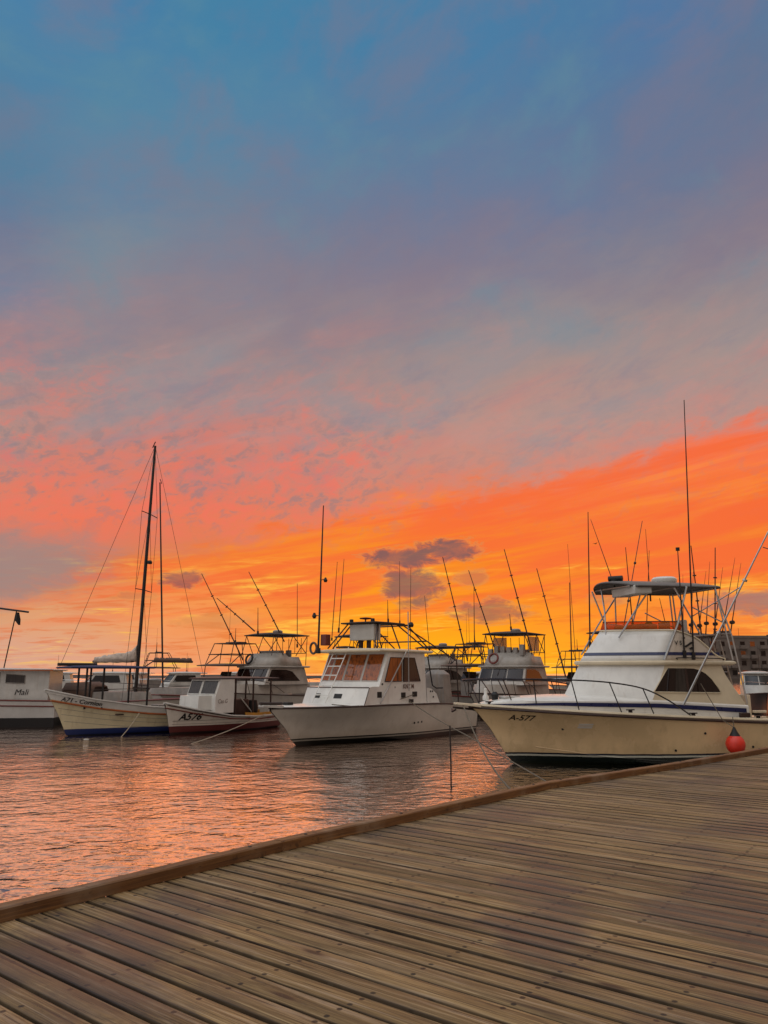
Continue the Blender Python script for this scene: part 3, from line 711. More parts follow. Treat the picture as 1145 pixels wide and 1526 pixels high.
# ------------------------------------------------------------------ the big sport fisher beside the boardwalk
SIDE = pbr('gelcoat_side_shaded', 'c9bba9', 0.4, var=0.08, scale=1.5, streak=0.12)  # white gelcoat with the shade of the flybridge sides put into the colour
def make_near_boat():
    t = thing('sport_fishing_boat', 'large cream and white sport fishing boat A-577 with navy stripes moored beside the boardwalk', 'boat', (3.75, 23.8, 0), math.pi + R(14))
    h = Hull(-9.9, [(-.6, -1.6), (-.3, -.55), (0, 0), (.5, .30), (1.0, .62), (1.6, 1.15), (1.75, 1.5)],
             [(0, 1.92), (.2, 2.05), (.45, 2.12), (.6, 2.06), (.7, 1.88), (.8, 1.5), (.88, 1.05), (.94, .62), (.98, .26), (1, .05)],
             [(0, 1.16), (.25, 1.20), (.5, 1.33), (.75, 1.48), (.9, 1.58), (1, 1.64)],
             [(0, 1.72), (.4, 1.76), (.55, 1.66), (.7, 1.28), (.82, .72), (.92, .28), (1, .015)],
             [(0, -.06), (.4, -.03), (.6, .06), (.75, .2), (.9, .42), (1, .6)],
             [(0, -.6), (.7, -.6), (.85, -.5), (.95, -.3), (1, -.1)], flare=1.9)
    hull = h.build(CREAM, t)
    h.rail('rub_rail', 1.0, 0.035, BROWN, t, out=.012, dz=-.02)
    h.rail('chine_strake', 0.06, 0.02, CREAM, hull, 0.05, .9, out=.0)
    h.deck(WARM, t, dz=0.03, u0=.33, u1=.995)
    tr = MB()                                                # toe rail along the deck edge
    for sd in (1, -1): tr.tube([(p.x, p.y - sd * .05, p.z + .05) for p in h.line(1.0, sd, .0, .985)], 0.045, 6)
    tr.build('toe_rail', WARM, t)
    h.inner(GELG, t, 0.75, 0.0, 0.34)
    lettering('registration_number', 'A-577', 0.215, lambda a, v: h.surf(0.22 - a * 1.15, 1.27 + v - a * .025, 1, .007), INK, hull, shear=.06, bold=.004)
    vn = MB()
    for k in range(3): vn.prism([h.surf(-1.55 - .36 * q[0], 1.06 + .05 * k + q[1], 1, .006) for q in ((0, 0), (1, 0), (1, .03), (0, .03))], (0, .015, 0))
    vn.build('hull_vent', GEL, hull)
    dr = MB()
    for (x, z) in [(-4.35, .42), (-6.85, .48), (-1.2, 1.02), (-5.2, .9)]:
        p = h.surf(x, z, 1, 0); dr.tube([p, p + Vector((0, .02, 0))], .035, 10)
    dr.build('drain', BLACK, hull)
    # raised trunk deck
    W = [(-7.05, 1.62), (-4, 1.62), (-3, 1.58), (-2, 1.45), (-1, 1.22), (0, .86), (.6, .5), (.95, .16)]
    Wr = [(-x, w) for x, w in W][::1]
    wid = lambda x: interp(sorted(W), x)
    zt = lambda x: interp([(-7.05, 1.66), (-4, 1.83), (0, 1.86), (.95, 1.74)], x)
    zb = lambda x: interp([(-7.05, 1.25), (-4, 1.38), (0, 1.56), (.95, 1.66)], x)
    m = MB(); rings = []
    for i in range(41):
        x = -7.05 + 8.0 * i / 40; w = wid(x); z = zt(x); c = interp([(-7.05, .0), (-3, .14), (-1.2, .13), (.95, .0)], x)
        rings.append([(x, w, zb(x)), (x, w - .01, z - .04), (x, w - .05, z), (x, w * .6, z + c * .7), (x, 0, z + c), (x, -w * .6, z + c * .7), (x, -w + .05, z), (x, -w + .01, z - .04), (x, -w, zb(x))])
    m.loft(rings, False, True, True); m.build('trunk', GEL, t)
    st = MB()
    for sd in (1, -1):
        P = []
        for i in range(41):
            x = -6.95 + 7.75 * i / 40; w = wid(x) + .004; zc = interp([(-7.05, 1.50), (-4, 1.675), (-1, 1.73), (.8, 1.70)], x); hh = interp([(-7, .062), (-2, .055), (.8, .018)], x)
            P.append([(x, sd * w, zc - hh), (x, sd * (w + .008), zc - hh), (x, sd * (w + .008), zc + hh), (x, sd * w, zc + hh)])
        st.loft(P, True, True, True)
    st.build('blue_stripe', NAVY, t)
    hx = MB().box((.05, .15, 1.9), (.5, .5, .08)); hx.build('deck_hatch', GELG, t, bevel=.02)
    # deckhouse with a raked solid front
    lv = [(1.62, -1.62, 2.15, 1.56), (1.80, -1.72, 2.10, 1.56), (2.2, -1.97, 2.08, 1.54), (2.55, -2.18, 2.05, 1.52), (2.85, -2.36, 2.02, 1.50)]
    aft = lambda z: interp([(1.6, -7.05), (2.05, -6.75), (2.45, -6.45), (2.85, -6.3)], z)
    rg = [ring(plan(xc, w, d, aft(z), p=1.3, n=14), z) for z, xc, d, w in lv]
    house = MB().loft([r[:6] for r in rg], False).loft([r[19:] for r in rg], False).add([r[k] for r in rg for k in (24, 0)], [(2 * i, 2 * i + 1, 2 * i + 3, 2 * i + 2) for i in range(4)]).add(rg[-1], [tuple(range(25))]).build('deckhouse', WARM, t, smooth=18)  # ivory sides beside the white front: their shade is painted into the colour
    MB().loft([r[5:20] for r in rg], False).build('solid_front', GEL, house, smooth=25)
    sw = [(-3.90, 2.06), (-4.44, 2.76), (-5.32, 2.75), (-5.52, 2.70), (-5.72, 2.60), (-5.90, 2.44), (-6.05, 2.24), (-6.17, 2.02)]
    ys = lambda z: interp([(1.62, 1.56), (2.2, 1.54), (2.85, 1.50)], z)
    for sd in (1, -1):
        m = MB(); m.prism([(x, sd * (ys(z) + .004), z) for x, z in sw], (0, sd * .012, 0)); w = m.build('side_window', GLASSB, house)
        m = MB(); m.prism([(x, sd * (ys(z) + .017), z) for x, z in [(-4.62, 2.07), (-4.72, 2.74), (-5.0, 2.74), (-5.02, 2.06)]], (0, sd * .004, 0)); m.build('curtain', GLASSG, w)
        m = MB(); m.prism([(x, sd * (ys(z) + .017), z) for x, z in [(-5.02, 2.05), (-5.00, 2.75), (-5.07, 2.75), (-5.09, 2.05)]], (0, sd * .014, 0)); m.build('window_post', BROWN, w)
        c_ = sw + [sw[0]]
        MB().tube([(x, sd * (ys(z) + .016), z) for x, z in c_], .018, 5).build('window_frame', WARM, w)
    MB().box((-6.62, .2, 2.1), (.06, .75, 1.3), tilt=R(-16)).build('door', GLASS, house)
    # brow under the flybridge
    br = slab(plan(-2.20, 1.62, 2.08, -6.75, p=1.3, n=14), 2.84, 2.97)
    br.build('flybridge_deck', WARM, t, smooth=30)
    # flybridge coaming: front and sides, open aft
    def fly(z): return plan(interp([(2.95, -2.38), (3.9, -3.16)], z), interp([(2.95, 1.53), (3.9, 1.42)], z), interp([(2.95, 2.0), (3.9, 1.72)], z), -6.5, 1.45, p=1.3, n=16, side=10)
    top = lambda x: interp([(-6.5, 3.02), (-6.25, 3.12), (-5.95, 3.42), (-5.6, 3.67), (-5.2, 3.80), (-4.85, 3.88), (-2, 3.92)], x)
    lo = fly(2.95); hi = fly(3.9); rings = []
    for k in (0, .2, .4, .6, .8, 1.0):
        rings.append([(a[0] + (b[0] - a[0]) * k * (top(b[0]) - 2.95) / .95, a[1] + (b[1] - a[1]) * k * (top(b[0]) - 2.95) / .95, 2.95 + (top(b[0]) - 2.95) * k) for a, b in zip(lo, hi)])
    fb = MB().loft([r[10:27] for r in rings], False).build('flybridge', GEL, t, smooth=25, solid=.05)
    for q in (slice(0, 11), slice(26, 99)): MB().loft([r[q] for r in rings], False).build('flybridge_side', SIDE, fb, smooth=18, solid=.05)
    MB().tube(smooth_path(rings[-1], 2), .03, 6).build('coaming_edge', WARM, fb)
    # stripe round the flybridge
    P = []
    for k, z in ((0, 3.13), (1, 3.22)):
        f_ = fly(z); P.append([(x + .0, y, z) for x, y in f_])
    ctr = Vector((-4.6, 0, 3.17)); m = MB(); rr = []
    for a, b in zip(P[0], P[1]):
        n_ = (Vector(a) - ctr); n_.z = 0; n_ = Vector((n_.x * .35, n_.y, 0)).normalized()
        if a[0] < -6.3: continue
        rr.append([Vector(a), Vector(a) + n_ * .014, Vector(b) + n_ * .014, Vector(b)])
    m.loft(rr, True, True, True).build('blue_stripe', NAVY, fb)
    fs = lambda a, v: (-4.86 - a, 1.535 - (3.2 + v - 2.95) * .115 + .012, 3.36 + v)
    lettering('boat_name', 'V S', .17, lambda a, v: fs(a * 1.1 - .10, v + .08), INK, fb, bold=.004)
    fm = MB()                                                # small leaping-fish emblem
    for poly in ([(.16, .0), (.30, .06), (.42, .13), (.52, .15), (.50, .10), (.38, .04), (.24, -.04)], [(.34, -.05), (.44, -.01), (.52, -.04), (.50, -.09), (.38, -.10)], [(.18, .30), (.26, .27), (.24, .22)]):
        fm.prism([fs(a + .02, v + .03) for a, v in poly], (0, .006, 0))
    fm.build('fish_emblem', INK, fb)
    gr = MB().tube(smooth_path([(-4.75, 1.6, 3.0), (-4.8, 1.64, 3.05), (-6.2, 1.64, 3.03), (-6.3, 1.6, 2.99)], 4), .016, 6)
    gr.build('grab_rail', STEEL, t)
    # tinted windscreen
    hi2 = [p for p in fly(3.9) if p[0] > -5.15]; R0 = [(x, y * .99, top(x) + .02) for x, y in hi2]; R1 = [(x - .10, y * .97, top(x) + .27 - (.1 if x < -4.9 else 0)) for x, y in hi2]
    ws = MB().loft([R0, R1], False).build('windscreen', ACRYL, t, solid=.012)
    MB().tube(R1, .014, 5).tube(R0, .014, 5).build('windscreen_frame', BROWN, ws)
    # helm, seats and wheel on the bridge
    MB().box((-4.4, .0, 3.55), (.6, 1.6, 1.1)).build('helm_console', GELG, t, bevel=.05)
    for y in (.45, -.45):
        s_ = MB().box((-5.5, y, 3.55), (.5, .55, .12)).box((-5.75, y, 3.9), (.12, .55, .7)).box((-5.5, y, 3.25), (.15, .15, .5)).build('helm_seat', GELG, t, bevel=.04)
    lifering(t, (-4.75, .15, 4.0), .2, (1, 0, .3), BLACK, 'steering_wheel')
    # hardtop
    hp = plan(-3.25, 1.28, .55, -6.75, 1.2, p=2.0, n=10)
    rings = []
    cz = lambda x, y, k: 5.16 + .20 * (1 - (y / 1.3) ** 2) + .03 * (x + 5) * 0 + k
    m = MB()
    g_ = 12
    for k in range(g_ + 1):
        pass
    def hz(x, y): return 5.20 + .22 * (1 - (y / 1.28) ** 2) - .10 * max(0, (x + 4.2) / 1.5) ** 2 + .02
    inner_ = lambda s_, off: [(-4.9 + (x + 4.9) * s_, y * s_, hz(-4.9 + (x + 4.9) * s_, y * s_) + off) for x, y in hp]
    m.loft([inner_(.05, -.0), inner_(.35, -.0), inner_(.7, -.0), inner_(.97, -.0), inner_(1.0, -.03), inner_(1.0, .02), inner_(.97, .04), inner_(.7, .05), inner_(.35, .05), inner_(.05, .05)], True, True, True)
    ht = m.build('hardtop', TOPG, t, smooth=35)
    MB().tube([Vector(p) for p in inner_(1.0, -.02)] + [Vector(inner_(1.0, -.02)[0])], .022, 6).build('hardtop_rim', ALUD, ht)
    MB().box((-4.0, .55, 5.12), (.6, 1.35, .28), tilt=R(3)).build('radio_box', GELG, ht, bevel=.03)
    MB().lathe([(.0, 0), (.36, 0), (.40, .05), (.40, .14), (.33, .2), (.0, .22)], (-5.5, .1, 5.45), 20).build('radar_dome', GEL, ht)
    MB().lathe([(0, 0), (.11, 0), (.10, .08), (0, .09)], (-3.6, .25, 5.42), 12).tube([(-3.5, .1, 5.54), (-3.8, .42, 5.54)], .09, 10).build('searchlight', BLACK, ht)
    # tower frame
    A_ = .026
    near = [[(-4.35, 1.52, 2.98), (-4.95, 1.44, 4.05), (-5.5, 1.25, 5.23), .034], [(-5.05, 1.2, 5.27), (-5.75, 1.40, 3.75), A_],
            [(-3.42, .62, 3.66), (-3.95, .8, 4.5), (-4.5, 1.0, 5.29), A_], [(-3.22, .22, 3.72), (-3.35, .0, 4.5), (-3.5, -.4, 5.31), A_],
            [(-6.55, 1.2, 5.25), (-6.8, 1.42, 3.0), A_], [(-6.6, 1.1, 5.25), (-6.9, 1.35, 3.7), (-7.1, 1.5, 1.7), A_],
            [(-5.6, 1.28, 4.6), (-6.75, 1.3, 4.1), A_ * .8]]
    far = [[(-3.25, -1.48, 3.2), (-3.9, -1.4, 4.2), (-4.6, -1.2, 5.25), A_], [(-3.5, -1.0, 5.25), (-4.2, -1.3, 3.9), A_], [(-4.4, -1.15, 3.95), (-4.4, -1.1, 5.25), A_],
           [(-5.4, -1.15, 5.25), (-5.0, -1.35, 3.85), A_], [(-6.55, -1.2, 5.25), (-6.8, -1.42, 3.0), A_], [(-6.6, -1.1, 5.25), (-7.1, -1.5, 1.7), A_], [(-5.6, -1.28, 4.6), (-6.75, -1.3, 4.1), A_ * .8]]
    cross = [[(-3.6, 1.1, 5.22), (-3.6, -1.0, 5.27), A_], [(-5.3, 1.2, 5.25), (-5.4, -1.2, 5.25), A_], [(-6.6, 1.1, 5.22), (-6.6, -1.1, 5.22), A_], [(-6.8, 1.4, 3.8), (-6.8, -1.4, 3.8), A_]]
    tubes('tower_frame', near + far + cross, A_, ALU, t)
    lad = [[(-6.75, y, 3.6), (-7.3, y, 1.2), .022] for y in (.95, .6)] + [[(-6.75 - .11 * k, .95, 3.6 - .48 * k), (-6.75 - .11 * k, .6, 3.6 - .48 * k), .018] for k in range(5)]
    tubes('ladder', lad, .02, ALU, t)
    # bow rail
    top_ = [(1.45, .05, 2.40), (1.1, .45, 2.42), (.55, .9, 2.43), (-.2, 1.35, 2.43), (-1.2, 1.68, 2.41), (-2.3, 1.86, 2.34), (-3.3, 1.95, 2.17), (-4.1, 1.97, 1.83), (-4.85, 1.98, 1.36)]
    L = []
    for sd in (1, -1):
        q = [(x, sd * y, z) for x, y, z in top_]; L.append(smooth_path(q, 6) + [.021])
        for (x, y, z), fx in zip(top_[1:-1], (.95, .1, -.45, -1.5, -2.62, -3.62, None)):
            if fx is None: continue
            u = (fx + 9.9) / 11.4; p = h.surf(fx, 1.4, 1, 0); L.append([(x, sd * y, z), (fx, sd * (min(p.y, 1.98) - .06), interp([(-4, 1.45), (-1, 1.58), (.9, 1.68)], fx)), .017])
    L.append([(1.45, .05, 2.40), (1.45, -.05, 2.40), .021])
    tubes('bow_rail', L, .02, STEEL, t)
    # bow platform, anchor, cleats, windlass
    MB().loft([[(1.0, .30, 1.70), (1.0, -.30, 1.70), (1.0, -.30, 1.62), (1.0, .30, 1.62)], [(1.45, .22, 1.74), (1.45, -.22, 1.74), (1.45, -.22, 1.67), (1.45, .22, 1.67)], [(1.72, .12, 1.76), (1.72, -.12, 1.76), (1.72, -.12, 1.70), (1.72, .12, 1.70)]], True, True, True).build('bow_platform', WARM, t, bevel=.01)
    MB().tube([(1.78, 0, 1.62), (1.2, 0, 1.56), (.95, 0, 1.5)], .03, 6).tube([(1.75, .16, 1.56), (1.8, 0, 1.5), (1.75, -.16, 1.56)], .03, 6).build('anchor', ALUD, t)
    MB().lathe([(0, 0), (.1, 0), (.09, .14), (.12, .2), (.05, .28), (0, .28)], (.45, 0, 1.78), 12).build('windlass', BLACK, t)
    MB().lathe([(0, 0), (.09, 0), (.1, .18), (.05, .25), (.05, .42), (0, .44)], (.55, -.5, 1.72), 12).build('riding_light', GEL, t)
    for (x, y, z) in ((.75, .32, 1.72), (.75, -.32, 1.72), (-4.95, 1.86, 1.40), (-7.1, 1.92, 1.3), (-2.9, 1.88, 1.52)):
        MB().tube([(x - .13, y, z + .06), (x + .13, y, z + .06)], .018, 6).box((x, y, z + .02), (.10, .05, .08)).build('cleat', STEEL, t)
    MB().box((-6.75, 1.78, 1.38), (.34, .10, .14)).build('hawse_pad', BROWN, t, bevel=.02)
    # masts, whips and outriggers
    antenna(t, (-5.35, 1.52, 3.0), (-5.75, 1.55, 11.25), .028)
    antenna(t, (-5.05, 1.52, 3.05), (-5.1, 1.52, 6.35), .028, 'light_mast')
    MB().lathe([(0, 0), (.06, 0), (.06, .1), (0, .1)], (-5.1, 1.52, 6.3), 8).build('mast_light', BLACK, t)
    antenna(t, (-3.55, -1.42, 3.4), (-3.75, -1.42, 8.05), .027)
    antenna(t, (-4.75, -.7, 4.0), (-4.7, -.75, 6.75), .022)
    antenna(t, (-4.05, -.4, 5.2), (-3.6, -1.0, 7.7), .016)
    antenna(t, (-5.8, -1.2, 5.0), (-5.8, -1.2, 7.5), .014)
    outrigger(t, (-4.55, 2.0, 1.70), (-7.6, 4.1, 8.6), .034, ALU)
    outrigger(t, (-4.55, -2.0, 1.70), (-7.5, -4.0, 8.5), .024, ALUD)
    MB().tube([(-5.45, 1.5, 4.3), (-6.05, 3.0, 5.05)], .016, 6).build('outrigger_brace', ALU, t)
    MB().tube([(-6.95, 3.0, 6.25), (-7.05, 4.2, 5.75)], .014, 6).build('spreader', ALUD, t)
    # cockpit gear: fighting chair, rods in holders, transom
    fc = MB().tube([(-8.4, 0, .45), (-8.4, 0, 1.1)], .08, 10).box((-8.4, 0, 1.18), (.6, .7, .12)).box((-8.1, 0, 1.55), (.12, .7, .75)).box((-8.4, .4, 1.4), (.5, .08, .08)).box((-8.4, -.4, 1.4), (.5, .08, .08))
    fc.build('fighting_chair', WARM, t, bevel=.02)
    rd = MB()
    for k in range(7):
        y = -1.2 + .4 * k; b0 = Vector((-6.95, y, 3.75)); b1 = Vector((-7.35 - .1 * (k % 3), y * 1.25, 6.0 + .25 * (k % 2)))
        rd = MB().tube([b0, b0.lerp(b1, .3), b1], [.022, .016, .005], 6); c = b0.lerp(b1, .18); rd.tube([c + Vector((0, .06, 0)), c - Vector((0, .06, 0))], .06, 8)
        free(rd.build('fishing_rod', ALUD, t), t, 'fishing rod standing in the rack behind the bridge of the A-577', 'fishing rod', 'fishing rods racked behind the bridge of the A-577')
    return t, h
NEAR, NEAR_H = make_near_boat()

def make_fender():
    M = NEAR.matrix_basis; p = M @ Vector((-5.85, 2.42, .62))
    t = thing('ball_fender', 'round orange ball fender with black cone hanging on the cream hull', 'fender', p)
    MB().lathe([(0, -.27), (.09, -.262), (.17, -.22), (.235, -.14), (.265, -.03), (.262, .05), (.23, .14), (.17, .21), (.12, .245), (0, .26)], n=24).build('ball', FEND, t)
    MB().lathe([(0, .20), (.155, .205), (.13, .26), (.085, .34), (.045, .43), (.03, .47), (0, .475)], n=18).build('cone', BLACK, t)
    m = MB().tube([(0, 0, .46), (.0, .03, .75)] , .012, 6)
    m.tube([Vector((0, .0, .46)), t.matrix_basis.inverted() @ (M @ Vector((-5.72, 2.12, 1.27))), t.matrix_basis.inverted() @ (M @ Vector((-5.45, 1.62, 2.3)))], .012, 6)
    m.build('lanyard', ROPE, t)
make_fender()

# ------------------------------------------------------------------ generic pieces for the boats farther off
def std_hull(L, B, F0, F1, stem=1.2, chine=.82, flare=1.5):
    return Hull(-L, [(-.6, -1.4), (-.2, -.4), (0, 0), (F1 * .6, stem * .5), (F1, stem)],
                [(0, B * .46), (.25, B * .49), (.5, B * .5), (.65, B * .46), (.77, B * .36), (.88, B * .22), (.95, B * .1), (1, .03)],
                [(0, F0), (.4, F0 * .75 + F1 * .25), (.75, F0 * .3 + F1 * .7), (1, F1)],
                [(0, B * .5 * chine), (.45, B * .5 * chine), (.65, B * .36), (.8, B * .2), (.92, B * .07), (1, .012)],
                [(0, -.05), (.5, 0), (.75, .15), (.9, .32), (1, .45)], [(0, -.5), (.75, -.5), (.92, -.3), (1, -.1)], flare)
def hardtop(parent, x0, x1, w, z, mat, crown=.14, name='hardtop', th=.07):
    return slab([(x0, -w * .8), (x0 + .12, -w * .4), (x0 + .15, 0), (x0 + .12, w * .4), (x0, w * .8), (x0 - .12, w), ((x0 + x1) / 2, w), (x1, w * .96), (x1, 0), (x1, -w * .96), ((x0 + x1) / 2, -w), (x0 - .12, -w)], z, z + th, crown).build(name, mat, parent, smooth=40)
def sportfisher(label, loc, deg, L=11, B=4.0, hullm=None, topm=CANV, whip=(), rigs=(), dz=0.0, front='panes', trim=None, extras=(), name='sport_fishing_boat', group=None, ht=True, wrigs=(), wwhip=()):
    t = thing(name, label, 'boat', loc, math.pi + R(deg), group)
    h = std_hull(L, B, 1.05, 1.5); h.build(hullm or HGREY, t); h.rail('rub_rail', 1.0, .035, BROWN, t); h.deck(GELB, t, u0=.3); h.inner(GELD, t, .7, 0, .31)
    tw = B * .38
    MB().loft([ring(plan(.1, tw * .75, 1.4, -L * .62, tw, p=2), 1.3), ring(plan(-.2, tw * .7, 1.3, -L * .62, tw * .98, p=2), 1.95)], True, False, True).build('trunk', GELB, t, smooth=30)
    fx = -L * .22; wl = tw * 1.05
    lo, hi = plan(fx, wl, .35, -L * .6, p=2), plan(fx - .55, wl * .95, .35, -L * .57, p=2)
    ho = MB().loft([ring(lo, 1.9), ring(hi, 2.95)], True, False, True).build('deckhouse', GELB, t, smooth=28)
    zf = lambda k: 1.9 + 1.05 * k
    def fp(y, k): x = (fx - .35 * (y / wl) ** 2) * (1 - k) + (fx - .55 - .35 * (y / wl) ** 2) * k; return Vector((x + .0, y * (1 - .05 * k), zf(k)))
    for a, b in ((-.92, -.36), (-.32, .30), (.34, .92)):
        curved_pane(fp, a * wl, b * wl, .22, .92).build('windscreen_pane', GLASSB, ho)
    for sd in (1, -1):
        y = lambda z: sd * (wl * (1 - .05 * (z - 1.9) / 1.05) + .004)
        pts = [(fx - .62, 2.12), (fx - .98, 2.82), (-L * .42, 2.82), (-L * .47, 2.7), (-L * .53, 2.12)]
        MB().prism([(x, y(z), z) for x, z in pts], (0, sd * .012, 0)).build('side_window', GLASSB, ho)
    slab(plan(fx - .35, wl * 1.08, .5, -L * .6, p=2), 2.95, 3.06).build('flybridge_deck', GELB, t)
    f0, f1 = plan(fx - .7, wl * .98, .6, -L * .55, p=2), plan(fx - 1.25, wl * .9, .6, -L * .53, p=2)
    q = lambda x: 1 if x > fx - 2.4 else .72
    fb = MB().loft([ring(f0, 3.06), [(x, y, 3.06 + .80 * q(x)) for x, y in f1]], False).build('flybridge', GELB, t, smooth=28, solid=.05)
    if trim: MB().tube([(x, y * 1.01, 3.2) for x, y in plan(fx - .76, wl * .98, .6, -L * .55, p=2)], .035, 6).build('stripe', trim, fb)
    MB().box((fx - 2.3, 0, 3.6), (.5, wl * 1.2, .9)).build('helm_console', GELD, t, bevel=.05)
    for y in (.5, -.5): MB().box((fx - 3.1, y, 3.5), (.5, .5, .14)).box((fx - 3.35, y, 3.8), (.12, .5, .6)).build('helm_seat', GELD, t, bevel=.04)
    hx0, hx1, hz = fx - 1.1, fx - 4.3, 5.0 + dz
    if ht:
        top = hardtop(t, hx0, hx1, wl * .98, hz, topm)
        MB().lathe([(0, 0), (.3, 0), (.33, .06), (.32, .16), (.22, .22), (0, .23)], ((hx0 + hx1) / 2, .1, hz + .18), 16).build('radar_dome', GELD, top)
        ps = []
        for sd in (1, -1):
            w = wl * .92
            ps += [[(hx0 - .15, sd * w * .9, hz), (fx - 1.0, sd * w, 3.7)], [(hx0 - .15, sd * w * .9, hz), (hx0 - .9, sd * w, 3.75)], [(hx0 - 1.7, sd * w, hz), (hx0 - 1.2, sd * w, 3.75)],
                   [(hx1 + .2, sd * w, hz), (hx1 + .3, sd * w, 3.1)], [(hx1 + .2, sd * w, hz), (hx1 + 1.2, sd * w, 3.7)], [(hx0 - 1.7, sd * w, hz), (hx1 + .3, sd * w, 3.9)]]
        ps += [[(hx0 - .15, wl * .83, hz), (hx0 - .15, -wl * .83, hz)], [(hx1 + .3, wl * .92, 3.9), (hx1 + .3, -wl * .92, 3.9)]]
        tubes('tower_frame', ps, .026, ALUD, t, 6)
    rl = []
    for sd in (1, -1):
        P = [(1.15, sd * .1, 2.2), (.2, sd * B * .22, 2.25), (-1.4, sd * B * .38, 2.2), (-3.0, sd * B * .45, 2.0), (-4.2, sd * B * .47, 1.4)]
        rl.append(smooth_path(P, 4))
        for (x, y, z) in P[1:4]: rl.append([(x, y, z), (x - .3, y * 1.0, 1.35)])
    tubes('bow_rail', rl, .018, ALUD, t, 5)
    for a, b, r in whip: antenna(t, a, b, r)
    for a, b in rigs: outrigger(t, a, b, .034, ALUD)
    for k in range(4):
        y = -.9 + .6 * k; MB().tube([(hx1 + .2, y, hz - 1.1), (hx1 + .2, y * 1.02, hz - .1)], .02, 5).build('rod_holder', ALUD, t)
    for f in extras: f(t, fx, wl)
    for a, b in wrigs: outrigger(t, w2l(t, a), w2l(t, b), .045, ALUD)
    for a, b, r in wwhip: antenna(t, w2l(t, a), w2l(t, b), r)
    return t

